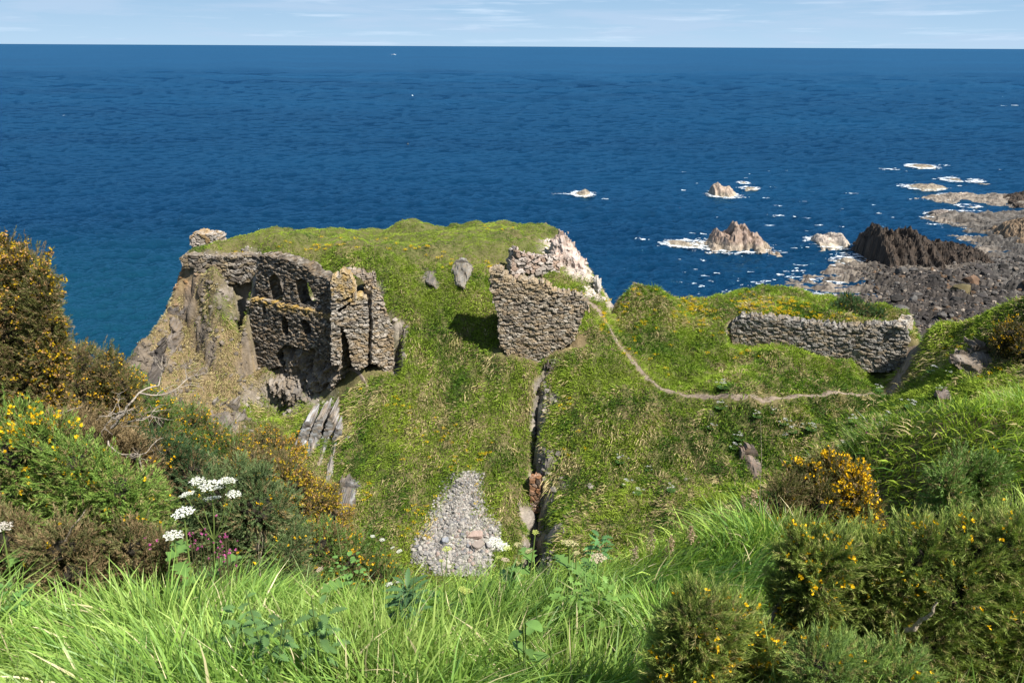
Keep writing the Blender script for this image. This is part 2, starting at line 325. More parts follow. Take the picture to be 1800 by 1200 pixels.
ny_, nx_ = TX.shape
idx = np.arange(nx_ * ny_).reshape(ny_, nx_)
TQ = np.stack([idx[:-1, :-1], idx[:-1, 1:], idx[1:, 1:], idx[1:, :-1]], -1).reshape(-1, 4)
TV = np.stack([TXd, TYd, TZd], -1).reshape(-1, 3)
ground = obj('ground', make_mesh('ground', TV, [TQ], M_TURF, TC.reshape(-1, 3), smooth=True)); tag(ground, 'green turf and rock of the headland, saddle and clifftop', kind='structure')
BVH = BVHTree.FromPolygons([tuple(v) for v in TV.tolist()], TQ.tolist())
def hit(px, py):
    r = ray(px, py); r = r / np.linalg.norm(r)
    h = BVH.ray_cast(Vector((0, 0, CAMZ)), Vector(r))
    if h[0] is None: return None
    return np.array(h[0])
def drop_to(x, y):
    h = BVH.ray_cast(Vector((x, y, 200)), Vector((0, 0, -1)))
    return h[0].z if h[0] is not None else 0.0
# ------------------------------------------------------------------ sea
def sea_material():
    m, t = mat_new('sea_water')
    tc = N(t, 'ShaderNodeTexCoord')
    c = N(t, 'ShaderNodeVectorMath', operation='DISTANCE'); c.inputs[1].default_value = (-75, 105, 0); t.links.new(tc.outputs['Object'], c.inputs[0])
    mr = N(t, 'ShaderNodeMapRange', interpolation_type='SMOOTHSTEP'); mr.inputs['From Min'].default_value = 10; mr.inputs['From Max'].default_value = 110; mr.inputs['To Min'].default_value = .42; mr.inputs['To Max'].default_value = 0
    t.links.new(c.outputs['Value'], mr.inputs['Value'])
    nz0 = N(t, 'ShaderNodeTexNoise'); nz0.inputs['Scale'].default_value = 0.006; nz0.inputs['Detail'].default_value = 5
    mp0 = N(t, 'ShaderNodeMapping'); mp0.inputs['Scale'].default_value = (0.3, 1, 1); t.links.new(tc.outputs['Object'], mp0.inputs[0]); t.links.new(mp0.outputs[0], nz0.inputs['Vector'])
    r0 = N(t, 'ShaderNodeValToRGB'); r0.color_ramp.elements[0].position = .35; r0.color_ramp.elements[1].position = .7
    r0.color_ramp.elements[0].color = (0.0018, 0.016, 0.042, 1); r0.color_ramp.elements[1].color = (0.003, 0.030, 0.070, 1)
    t.links.new(nz0.outputs['Fac'], r0.inputs[0])
    mx = N(t, 'ShaderNodeMixRGB'); mx.inputs['Color2'].default_value = (0.007, 0.058, 0.078, 1)
    t.links.new(mr.outputs[0], mx.inputs['Fac']); t.links.new(r0.outputs[0], mx.inputs['Color1'])
    prev = None; sca = []
    for sc, dist, st, ax in [(0.02, 3.0, .6, (.4, 1.3, 1)), (2.2, .18, .9, (.8, 1.2, 1))]:
        mp = N(t, 'ShaderNodeMapping'); mp.inputs['Scale'].default_value = ax; mp.inputs['Rotation'].default_value = (0, 0, -.14)
        n = N(t, 'ShaderNodeTexNoise'); n.inputs['Scale'].default_value = sc; n.inputs['Detail'].default_value = 4; n.inputs['Roughness'].default_value = .6; n.inputs['Distortion'].default_value = .5
        bp = N(t, 'ShaderNodeBump'); bp.inputs['Strength'].default_value = st; bp.inputs['Distance'].default_value = dist * 1.8
        t.links.new(tc.outputs['Object'], mp.inputs[0]); t.links.new(mp.outputs[0], n.inputs['Vector']); t.links.new(n.outputs['Fac'], bp.inputs['Height'])
        if prev: t.links.new(prev.outputs[0], bp.inputs['Normal'])
        prev = bp
    df = N(t, 'ShaderNodeBsdfDiffuse'); t.links.new(mx.outputs[0], df.inputs['Color']); t.links.new(prev.outputs[0], df.inputs['Normal'])
    gl = N(t, 'ShaderNodeBsdfGlossy'); gl.inputs['Roughness'].default_value = .07; t.links.new(prev.outputs[0], gl.inputs['Normal']); gl.inputs['Color'].default_value = (.24, .56, .84, 1)
    fr = N(t, 'ShaderNodeFresnel'); fr.inputs['IOR'].default_value = 1.33; t.links.new(prev.outputs[0], fr.inputs['Normal'])
    fm = N(t, 'ShaderNodeMapRange'); fm.inputs['From Max'].default_value = SEA_REFL; fm.inputs['To Min'].default_value = 0.0; fm.inputs['To Max'].default_value = SEA_REFL; t.links.new(fr.outputs[0], fm.inputs['Value'])
    ms = N(t, 'ShaderNodeMixShader'); t.links.new(fm.outputs[0], ms.inputs[0]); t.links.new(df.outputs[0], ms.inputs[1]); t.links.new(gl.outputs[0], ms.inputs[2])
    t.links.new(mx.outputs[0], df.inputs['Color'])
    o = N(t, 'ShaderNodeOutputMaterial'); t.links.new(ms.outputs[0], o.inputs['Surface'])
    return m
SEA_REFL = 0.42
M_SEA = sea_material()
S = 40000.0
def sea_mesh():
    """water surface: real waves out to 1.4 km on a grid that coarsens with distance, flat beyond"""
    D = [45.0]
    while D[-1] < 7000: D.append(D[-1] + max(min(D[-1] ** 2 / 32000 * .8, D[-1] * .035), .22))
    D = np.array(D); T = np.linspace(-.95, .95, 1150); GT, GD = np.meshgrid(T, D); X = GT * (GD * .97 + 8); Y = GD
    dD = np.maximum(np.minimum(GD ** 2 / 32000 * .8, GD * .035), .22); Z = np.zeros_like(X); th = -.12; A = X * math.cos(th) - Y * math.sin(th); B = X * math.sin(th) + Y * math.cos(th)
    A = A + 1.5 * perlin(X * .05, Y * .05); B = B + 1.2 * perlin(X * .06, Y * .06, 9)
    for lam, amp, sd in [(26, .34, 1), (11, .28, 2), (5.2, .30, 3), (2.5, .25, 4), (1.2, .15, 5), (.65, .075, 6)]:
        f = np.clip(lam / (1.5 * dD) - .4, 0, 1)
        Z += f * amp * perlin(A / lam * .8, B / lam * 1.35, sd * 3.3, sd) * (1 + .5 * perlin(X * .01, Y * .012, sd))
    ri = np.arange(len(D))[:, None] * np.ones((1, len(T))); Z += .12 * np.minimum(dD, 22) * sstep(120, 420, Y) * fbm(A / dD * .42, B / dD * .55, ri * 0, 55, 2)
    # calmer in the lee of the headland
    Z *= 1.15 + .45 * sstep(70, 170, Y); Z = Z * sstep(6800, 3000, Y)
    n2, n1 = X.shape; ix = np.arange(n1 * n2).reshape(n2, n1); Q = [np.stack([ix[:-1, :-1], ix[:-1, 1:], ix[1:, 1:], ix[1:, :-1]], -1).reshape(-1, 4)]
    V = np.stack([X, Y, Z], -1).reshape(-1, 3); k = len(V)
    E = np.array([(X[-1, 0], D[-1], 0), (X[-1, -1], D[-1], 0), (S, D[-1], 0), (S, S * 1.5, 0), (-S, S * 1.5, 0), (-S, D[-1], 0), (X[0, 0], D[0], 0), (X[0, -1], D[0], 0), (S, -400, 0), (-S, -400, 0)])
    Q.append(np.array([(k + 5, k + 2, k + 3, k + 4), (k + 9, k + 6, k + 0, k + 5), (k + 7, k + 8, k + 2, k + 1), (k + 9, k + 8, k + 7, k + 6)]))
    return make_mesh('sea', np.concatenate([V, E]), Q, M_SEA, smooth=True)
sea = obj('sea', sea_mesh()); tag(sea, kind='structure')
# ------------------------------------------------------------------ masonry walls and rock faces
def pip(x, y, poly):
    ins = np.zeros(np.shape(x), bool); n = len(poly)
    for i in range(n):
        x1, y1 = poly[i]; x2, y2 = poly[(i + 1) % n]
        if y1 == y2: continue
        c = (y1 > y) != (y2 > y); ins ^= c & (x < (x2 - x1) * (y - y1) / (y2 - y1) + x1)
    return ins
def worley(x, y, seed=0, jx=.85, jy=.5):
    xi = np.floor(x); yi = np.floor(y); f1 = np.full(x.shape, 9.); f2 = f1.copy(); i1 = np.zeros(x.shape)
    for dx in (-1, 0, 1):
        for dy in (-1, 0, 1):
            a = xi + dx; b = yi + dy; px = a + .5 + jx * (hash2(a, b, seed) - .5) + .5 * (b % 2); py = b + .5 + jy * (hash2(a, b, seed + 7) - .5)
            d = np.hypot(x - px, (y - py)); h = hash2(a, b, seed + 3); n = d < f1
            f2 = np.where(n, f1, np.minimum(f2, d)); i1 = np.where(n, h, i1); f1 = np.where(n, d, f1)
    return f1, f2, i1
def pat_rubble(u, v, ch=0.2, cw=0.45, amp=0.07, seed=0, warp=0.12):
    v2 = v + warp * fbm(u * .6, v * .6, 0, seed + 50, 3) + .03 * fbm(u * 2.5, v * 2.5, 0, seed + 52, 2); u2 = u + warp * fbm(u * .9, v * .9, 3, seed + 51, 2)
    big = .5 + .5 * fbm(u * .5, v * .5, 8, seed, 2)
    f1, f2, idh = worley(u2 / cw, v2 / ch, seed)
    edge = f2 - f1; body = sstep(.03, .17, edge); pit = (idh > .93) * 1.0
    hgt = body * (.3 + 1.0 * idh * (1 - pit)) - .4 - pit * .8 * body + .25 * (big - .5)
    ids = (idh * 7.31) % 1.0
    return amp * hgt * 1.15, ids, body * (1 - .5 * pit)
def pat_courses(u, v, ch=0.2, cw=0.45, amp=0.07, seed=0, warp=0.12):
    v2 = v + warp * fbm(u * .7, v * .7, 0, seed + 50, 2) ; u2 = u + warp * fbm(u * .9, v * .9, 3, seed + 51, 2)
    vv = v2 / ch; k = np.floor(vv); h = hash2(k, 0, seed)
    fv = vv - k
    uu = u2 / (cw * (0.6 + 0.9 * h)) + h * 7; w = np.floor(uu); fu = uu - w
    # split some stones in two
    idh = hash2(w, k, seed + 1)
    edge = np.minimum(np.minimum(fu, 1 - fu) * cw / ch * 1.1, np.minimum(fv, 1 - fv))
    body = sstep(0.02, 0.28, edge)
    hgt = body * (0.35 + 0.9 * idh) - 0.35
    return amp * hgt, hash2(w, k, seed + 2), body
def pat_slate(u, v, amp=0.25, seed=0, tilt=0.25):
    uu = (u + v * tilt) / 0.15 + 0.5 * fbm(u, v * .3, 0, seed, 2); k = np.floor(uu); vv = v / 1.5 + hash2(k, 3, seed) * 5; j = np.floor(vv)
    h = hash2(k, j, seed + 1); f = uu - k; fv = vv - j
    return amp * (h * 1.1 + f * .5 - .3) * (0.6 + .4 * fv), hash2(k, j, seed + 2), np.minimum(1, 4 * np.minimum(f, 1 - f))
def pat_crag(u, v, amp=0.6, seed=0, fr=0.7):
    q = ridged(u * fr, v * fr * .7, 0, seed, 5); h = np.floor((q + .15 * perlin(u * 2, v * 2)) * 5) / 5
    return amp * (q * .6 + h * .5), 0.5 + 0.5 * fbm(u * 1.3, v * 1.3, 0, seed + 9, 3), np.clip(q + .5, 0, 1)

def wall_mesh(name, aL, aR, outline, thick, pat, cell=0.05, holes=(), colfn=None, push=0.0, ragged=0.08, lean=0.0, mat=None, layers=7, seed=0, backn=True, bulge=None):
    """a wall standing on the vertical plane through two columns; outline and openings give its real extent"""
    pl = vplane(aL, aR); o, e, n, L = pl
    poly = [on_plane(px, py, pl) for px, py in outline]
    hp = [[on_plane(px, py, pl) for px, py in h] for h in holes]
    us = [p[0] for p in poly]; vs_ = [p[1] for p in poly]
    U = np.arange(min(us) - .1, max(us) + .1 + cell, cell); W = np.arange(min(vs_) - .1, max(vs_) + .1 + cell, cell)
    uu, vv = np.meshgrid(U, W)
    cu = (uu[:-1, :-1] + cell / 2); cv = (vv[:-1, :-1] + cell / 2)
    ju = cu + ragged * fbm(cu * 3, cv * 3, 0, seed + 60, 3); jv = cv + ragged * fbm(cu * 3, cv * 3, 5, seed + 61, 3)
    m = pip(ju, jv, poly)
    for h in hp: m &= ~pip(cu + ragged * .3 * fbm(cu * 4, cv * 4, 9, seed, 2), cv, h)
    hgt, ids, body = pat(uu, vv)
    vmin = W[0]
    depth0 = hgt + push + 0.08 * fbm(uu * .4, vv * .4, 0, seed + 70, 3) - lean * (vv - vmin)
    if bulge is not None: depth0 = depth0 + bulge(uu, vv)
    ny, nx = uu.shape
    use = np.zeros((ny, nx), bool)
    use[:-1, :-1] |= m; use[1:, :-1] |= m; use[:-1, 1:] |= m; use[1:, 1:] |= m
    idm = -np.ones((ny, nx), int); idm[use] = np.arange(use.sum()); nv = int(use.sum())
    u1, v1 = uu[use], vv[use]; d1 = depth0[use]
    lay = []; cl = [colfn(uu, vv, ids, body)[use]]
    for k in range(layers + 1):
        t = k / layers; dd = t * thick
        if k == 0: uk, vk, dk = u1, v1, d1
        else:
            # stones of the wall's core: each sits a little higher or lower, sticks out or back
            fu = (u1 + .25 * perlin(v1 * 1.3, dd * 2)) / .34; fd = dd / .24 + .8 * hash2(np.floor(fu), 3, seed); fv = v1 / .16
            sid = hash2(np.floor(fu), np.floor(fd) * 57 + np.floor(fv) * 7, seed + 4); gap = np.minimum(1, 5 * np.minimum(fu % 1, 1 - fu % 1))
            uk = u1 + (sid - .5) * .10; vk = v1 + (sid - .5) * .20 * gap - (1 - gap) * .06
            dk = d1 * (1 - t) - dd
            cl.append(colfn(u1, v1, (sid * 3.7) % 1.0, .35 + .65 * gap * (.4 + .6 * sid)))
        lay.append(np.stack([o[0] + e[0] * uk + n[0] * dk, o[1] + e[1] * uk + n[1] * dk, vk], -1))
    V = np.concatenate(lay)
    a = idm[:-1, :-1][m]; b = idm[:-1, 1:][m]; c = idm[1:, 1:][m]; d = idm[1:, :-1][m]
    F = [np.stack([a, b, c, d], -1), np.stack([d, c, b, a], -1) + layers * nv]
    mp_ = np.pad(m, 1)
    def side(A, B, sel):
        A = A[sel]; B = B[sel]
        for k in range(layers): F.append(np.stack([A + (k + 1) * nv, B + (k + 1) * nv, B + k * nv, A + k * nv], -1))
    side(idm[:-1, :-1], idm[:-1, 1:], m & ~mp_[:-2, 1:-1])      # bottom edges
    side(idm[1:, 1:], idm[1:, :-1], m & ~mp_[2:, 1:-1])         # top
    side(idm[1:, :-1], idm[:-1, :-1], m & ~mp_[1:-1, :-2])      # left
    side(idm[:-1, 1:], idm[1:, 1:], m & ~mp_[1:-1, 2:])         # right
    tops = W[-1]
    hh = vv / 1.0
    # height of each column's top for lichen
    C = np.concatenate(cl)
    me = make_mesh(name, V, F, mat or M_STONE, C)
    return me, pl

def stonecol(base=(.23, .20, .165), light=(.42, .38, .33), warm=(.34, .24, .13), wamt=.25, dark=(.12, .10, .085), k=.78):
    base, light, warm, dark = [np.array(q) * k for q in (base, light, warm, dark)]
    def f(u, v, ids, body):
        i = ids[..., None]; w = hash2(np.floor(ids * 997), 5)[..., None]
        c = base + (light - base) * np.clip((i - .45) / .55, 0, 1) + (dark - base) * np.clip((.25 - i) / .25, 0, 1)
        st = np.clip(fbm(u * .6, v * .6, 0, 91, 3) * 1.2 + .2, 0, 1)[..., None]
        c = c + (warm - c) * np.clip(((w > 1 - wamt) * .5 + st * .35), 0, 1)
        return c * (0.40 + 0.60 * np.asarray(body)[..., None] ** .5)
    return f
def lichen(fn, z0, z1, col=(.42, .27, .06), amt=.8):
    def f(u, v, ids, body):
        c = fn(u, v, ids, body); k = sstep(z0, z1, v) * np.clip(.45 + fbm(u * 2.2, v * 2.2, 0, 95, 3), 0, 1) * amt
        return c + (np.array(col) - c) * k[..., None]
    return f
def thing_from(name, label, cat, parts, group=None):
    """parts: list of (part name, mesh, label) in world coordinates"""
    me0 = parts[0][1]; a = np.empty(len(me0.vertices) * 3, dtype=np.float32); me0.vertices.foreach_get('co', a); a = a.reshape(-1, 3)
    base = np.array([a[:, 0].mean(), a[:, 1].mean(), a[:, 2].min()])
    if len(parts) == 1:
        o = obj(name, place_at(base, me0), None, base); return tag(o, label, cat, group)
    root = empty(name, base, label, cat, group)
    for pn, me, lb in parts:
        o = obj(pn, place_at(base, me), root)
        if lb: o['label'] = lb
    return root
R_ = lambda s, **k: (lambda u, v: pat_rubble(u, v, seed=s, **k))

# --- the tower front: upper storey set back, lower storey proud with a lichened ledge, windows through both
TA, TB = (448, 59.3), (592, 55.6)
up, pl_t = wall_mesh('tower_upper', TA, TB, [(450,524),(450,452),(463,448),(500,455),(520,462),(542,470),(552,482),(568,486),(600,500),(600,556),(585,550),(520,538)], 1.2, R_(1, ch=.115, cw=.32, amp=.12), .045,
    holes=[[(472,487),(482,481),(492,488),(499,500),(500,527),(490,530),(479,526),(474,505)], [(520,494),(530,487),(542,497),(551,518),(559,533),(552,537),(528,534),(522,515)]],
    colfn=stonecol((.155,.132,.105),(.38,.34,.29),(.24,.17,.10),.3,(.07,.06,.05)), ragged=.10, seed=1)
lo, _ = wall_mesh('tower_lower', TA, TB, [(448,522),(470,524),(500,532),(540,540),(570,546),(600,552),(600,600),(598,650),(588,640),(560,606),(545,612),(530,606),(505,604),(490,622),(500,640),(480,645),(460,640),(447,645)], 1.25, R_(2, ch=.115, cw=.32, amp=.12), .045,
    holes=[[(501,554),(508,551),(513,562),(514,582),(508,588),(502,582)], [(534,562),(543,559),(550,567),(555,579),(552,587),(541,584)], [(468,535),(472,533),(476,539),(475,549),(469,550)]],
    colfn=lichen(stonecol((.155,.132,.105),(.38,.34,.29),(.24,.17,.10),.3,(.07,.06,.05)), on_plane(500, 552, pl_t)[1], on_plane(500, 530, pl_t)[1]), push=.38, ragged=.08, seed=2)
# fractured rock the tower grows out of
foot, _ = wall_mesh('tower_foot', (446, 59.0), (592, 55.2), [(447,640),(462,636),(480,642),(496,632),(490,618),(505,600),(535,600),(560,602),(580,616),(594,640),(592,668),(576,690),(570,668),(560,690),(548,700),(536,676),(520,690),(505,680),(490,690),(470,678),(450,665)], 1.6,
    lambda u, v: pat_crag(u, v, .8, 5, 1.1), .06, colfn=stonecol((.22,.19,.16),(.42,.38,.33),(.28,.2,.12)), push=-.75, ragged=.2, seed=5, mat=M_ROCK)
# broken turret on the right of the tower
tw, _ = wall_mesh('turret_front', (582, 54.9), (646, 55.3), [(582,640),(582,492),(592,486),(604,478),(614,484),(622,500),(626,512),(616,520),(600,528),(598,534),(622,524),(632,520),(645,524),(648,560),(646,640),(640,646),(625,650),(618,640),(612,600),(604,578),(600,572),(598,580),(600,610),(598,642)], 1.5,
    R_(3, ch=.14, cw=.36, amp=.12), .045, holes=[[(592,545),(602,538),(616,530),(616,535),(604,545),(595,552)]], colfn=lichen(stonecol((.29,.255,.21),(.52,.47,.41)), on_plane(620, 540, vplane((582,54.9),(646,55.3)))[1], on_plane(620, 520, vplane((582,54.9),(646,55.3)))[1], amt=.6), ragged=.08, seed=3)
#ts, _ = wall_mesh('turret_side', (580, 55.0), (587, 57.8), [(580.5,645),(580.5,494),(583,488),(587,486),(587,640)], .5, R_(4, ch=.14, cw=.34, amp=.08), .05, colfn=stonecol((.2,.175,.145),(.38,.34,.3)), ragged=.05, seed=4)
tp, _ = wall_mesh('turret_pillar', (650, 55.2), (700, 56.4), [(653,640),(655,560),(652,530),(655,512),(664,506),(672,520),(678,545),(688,570),(693,575),(692,600),(694,650),(676,652),(662,640)], 1.5, R_(5, ch=.14, cw=.36, amp=.12), .045, colfn=lichen(stonecol((.27,.235,.19),(.50,.45,.39)), on_plane(665, 520, vplane((650,55.2),(700,56.4)))[1], on_plane(665, 508, vplane((650,55.2),(700,56.4)))[1], amt=.6), ragged=.1, seed=6)
tb, _ = wall_mesh('turret_rear', (598, 56.9), (664, 57.6), [(598,520),(600,486),(606,478),(622,480),(640,482),(656,490),(660,482),(660,520),(655,535),(640,530),(632,520),(622,512),(610,500),(604,520)], 1.5, R_(7, ch=.15, cw=.34, amp=.1), .05,
    holes=[[(606,480),(622,483),(636,491),(645,505),(645,522),(634,526),(624,516),(613,500)]], colfn=stonecol((.30,.25,.2),(.46,.4,.34)), ragged=.1, seed=7)
castle = thing_from('castle_ruin', 'tall dark rubble ruin with two storeys of windows and a broken turret on the cliff', 'castle ruin',
    [('upper_wall', up, 'dark upper storey pierced by two tall windows'), ('lower_wall', lo, 'lower storey with an orange lichened ledge on top'), ('rock_footing', foot, 'fractured undercut rock below the wall'),
     ('turret_wall', tw, 'sunlit broken turret wall with a doorway'), ('pillar', tp, 'ragged outer pillar of the turret'), ('rear_wall', tb, 'rear turret wall with a dark arched opening')])
# --- low wall running left from the tower, and the stub above it
cw, _ = wall_mesh('low_wall', (314, 60.8), (452, 60.6), [(316,456),(322,450),(345,447),(380,450),(410,450),(440,448),(452,450),(452,500),(438,496),(420,498),(400,498),(385,492),(370,486),(350,478),(335,474),(322,470)], 1.0, R_(8, ch=.2, cw=.45, amp=.14, warp=.35), .055, colfn=stonecol((.21,.18,.15),(.42,.38,.33),(.32,.24,.13)), ragged=.14, seed=8)
thing_from('curtain_wall', 'low rubble wall running left from the tall ruin to the cliff corner', 'ruined wall', [('wall', cw, None)])
st, _ = wall_mesh('stub', (333, 63.6), (392, 63.2), [(341,452),(338,440),(334,425),(335,414),(345,409),(356,412),(376,413),(380,420),(385,432),(392,438),(388,446),(372,450),(360,452)], 1.6, R_(9, ch=.24, cw=.38, amp=.16, warp=.4), .055,
    holes=[[(347,429),(351,429),(351,434),(347,434)], [(360,438),(366,438),(366,446),(361,446)]], colfn=lichen(stonecol((.36,.32,.28),(.58,.52,.47),(.40,.26,.1),.35), 25.5, 27.5, amt=.35), ragged=.12, seed=9)
thing_from('wall_stub', 'pale lichened stub of masonry standing on the clifftop corner against the sea', 'ruined wall', [('wall', st, None)])
# --- right hand ruin wall
rw, pl_r = wall_mesh('gable', (862, 54.6), (1036, 54.4), [(862,500),(861,478),(868,472),(880,474),(888,484),(900,490),(905,496),(915,492),(940,494),(958,500),(968,508),(985,514),(1000,516),(1020,520),(1034,530),(1034,545),(1022,560),(1015,580),(1004,604),(985,612),(970,622),(955,640),(950,646),(930,646),(925,640),(912,634),(900,632),(880,612),(876,590),(876,560),(868,530)], 1.1,
    R_(10, ch=.15, cw=.34, amp=.10), .045, holes=[[(925,524),(927,524),(927,528),(925,528)]], colfn=lichen(stonecol((.30,.255,.20),(.52,.46,.38),(.36,.26,.15),.35), on_plane(950, 535, vplane((862,54.6),(1036,54.4)))[1], on_plane(950, 500, vplane((862,54.6),(1036,54.4)))[1], (.32,.24,.14), .75), ragged=.2, seed=10)
thing_from('gable_wall', 'pale stone wall leaning out of the turf at the head of the footpath', 'ruined wall', [('wall', rw, None)])
st2, _ = wall_mesh('masonry', (898, 60.5), (962, 61.6), [(898,488),(898,462),(904,440),(912,436),(920,446),(930,450),(950,452),(985,452),(985,500),(960,500),(940,492),(925,480),(920,492),(908,490)], 1.0, R_(11, ch=.25, cw=.5, amp=.14, warp=.3), .06, colfn=stonecol((.42,.36,.31),(.62,.55,.5),(.42,.28,.2)), ragged=.16, seed=11)
thing_from('broken_wall', 'jagged pinkish masonry stump above the pale leaning wall', 'ruined wall', [('wall', st2, None)])
# --- retaining wall on the saddle
rt, _ = wall_mesh('retaining', (1283, 57.2), (1598, 53.4), [(1283,575),(1288,566),(1303,556),(1330,556),(1360,559),(1400,563),(1440,570),(1480,574),(1520,572),(1560,570),(1590,572),(1598,600),(1592,652),(1560,652),(1500,652),(1470,646),(1430,634),(1370,624),(1320,620),(1288,612)], .9,
    R_(12, ch=.15, cw=.36, amp=.09), .045, colfn=stonecol((.24,.225,.20),(.43,.40,.36),(.34,.26,.16),.25), ragged=.16, seed=12, push=.1)
re_, _ = wall_mesh('retaining_end', (1592, 53.5), (1606, 58.2), [(1590,640),(1588,574),(1600,556),(1606,560),(1600,600),(1594,640)], .6, R_(13, ch=.2, cw=.4, amp=.07), .05, colfn=stonecol((.42,.38,.32),(.56,.52,.45)), ragged=.05, seed=13)
thing_from('retaining_wall', 'long grey drystone wall holding up the grassy mound beside the footpath', 'stone wall', [('wall', rt, None), ('end_face', re_, 'pale end face of the wall')])
# --- pillar in the cleft
pi_, _ = wall_mesh('pillar', (930, 47.2), (952, 47.0), [(930,842),(948,840),(949,850),(948,900),(934,900),(932,870)], .8, R_(14, ch=.3, cw=.6, amp=.1), .05, colfn=stonecol((.30,.16,.09),(.55,.47,.42),(.38,.18,.08),.5), ragged=.06, seed=14)
thing_from('masonry_pillar', 'small rusty brown masonry pillar standing in the dark cleft', 'pillar', [('wall', pi_, None)])
# ------------------------------------------------------------------ tussocky turf of the headland, saddle and slopes
def interp(F, x, y):
    ix = np.clip(np.searchsorted(gx, x) - 1, 0, len(gx) - 2); iy = np.clip(np.searchsorted(gy, y) - 1, 0, len(gy) - 2)
    tx = (x - gx[ix]) / (gx[ix + 1] - gx[ix]); ty = (y - gy[iy]) / (gy[iy + 1] - gy[iy])
    if F.ndim == 3: tx = tx[:, None]; ty = ty[:, None]
    return (F[iy, ix] * (1 - tx) + F[iy, ix + 1] * tx) * (1 - ty) + (F[iy + 1, ix] * (1 - tx) + F[iy + 1, ix + 1] * tx) * ty
def unit(v): return v / np.maximum(np.linalg.norm(v, axis=-1, keepdims=True), 1e-9)
def blades_tri(base, d, L, W, col, roll=None):
    """simple two-section blades: base quad + tip triangle"""
    n = len(base); r = unit(np.cross(d, rng.normal(size=(n, 3))))
    s = r * (W / 2)[:, None]; mid = base + d * (L * .55)[:, None]; droop = np.zeros((n, 3)); droop[:, 2] = -L * .18
    tip = base + d * L[:, None] + droop
    V = np.stack([base - s, base + s, mid + s * .8, mid - s * .8, tip], 1).reshape(-1, 3)
    k = np.arange(n)[:, None] * 5
    return V, np.concatenate([k + 0, k + 1, k + 2, k + 3], 1), np.concatenate([k + 3, k + 2, k + 4], 1), np.repeat(col, 5, 0)
path_px = [(1030,527),(1046,540),(1058,553),(1066,568),(1078,590),(1090,610),(1108,630),(1128,655),(1150,675),(1175,688),(1210,695),(1260,699),(1310,700),(1370,699),(1430,696),(1500,693),(1560,692)]
path2_px = [(1563,691),(1574,683),(1580,672),(1577,658),(1588,652),(1598,640),(1600,622),(1606,606),(1618,598)]
path3_px = [(588,640),(610,645),(630,655),(642,668),(648,685)]
def path_line(pts):
    L = [hit(*p) for p in pts]; L = [p for p in L if p is not None]; A = np.array(L)
    t = np.concatenate([[0], np.cumsum(np.hypot(np.diff(A[:, 0]), np.diff(A[:, 1])))]); s = np.arange(0, t[-1], .25)
    X = np.interp(s, t, A[:, 0]); Y = np.interp(s, t, A[:, 1])
    for _ in range(6): X[1:-1] = (X[:-2] + 2 * X[1:-1] + X[2:]) / 4; Y[1:-1] = (Y[:-2] + 2 * Y[1:-1] + Y[2:]) / 4
    return np.stack([X, Y], 1)
PATHS = [(path_line(path_px), .165), (path_line(path2_px), .34), (path_line(path3_px), .08)]
def path_dist(x, y):
    d = np.full(np.shape(x), 1e9)
    for ln, w in PATHS:
        for a in ln: d = np.minimum(d, np.hypot(x - a[0], y - a[1]) - (w if w < .3 else w + .28))
    return d
pv = []; pf = []; pc = []; off = 0
for ln, w in PATHS:
    n = len(ln); tg = np.gradient(ln, axis=0); tg /= np.linalg.norm(tg, axis=1)[:, None]; nr = np.stack([-tg[:, 1], tg[:, 0]], 1)
    K = 7
    for i in range(n):
        ww = w * (1 + .6 * float(perlin(i * .45, w * 50)) + .3 * float(perlin(i * 1.3, w * 9)))
        for k in range(K):
            q = ln[i] + nr[i] * (k / (K - 1) * 2 - 1) * ww
            pv.append((q[0], q[1], drop_to(q[0], q[1]) + .035 - .03 * abs(k / (K - 1) * 2 - 1)))
            c = .62 + .4 * hash2(i, k) + .3 * float(perlin(i * .2, k * .3)); pc.append((.235 * c, .185 * c, .14 * c))
    for i in range(n - 1):
        for k in range(K - 1): pf.append((off + i * K + k, off + i * K + k + 1, off + (i + 1) * K + k + 1, off + (i + 1) * K + k))
    off += n * K
path = obj('footpath', make_mesh('footpath', pv, [np.array(pf)], M_SCREE, pc, smooth=True)); tag(path, 'narrow trodden earth path crossing the saddle', kind='structure')

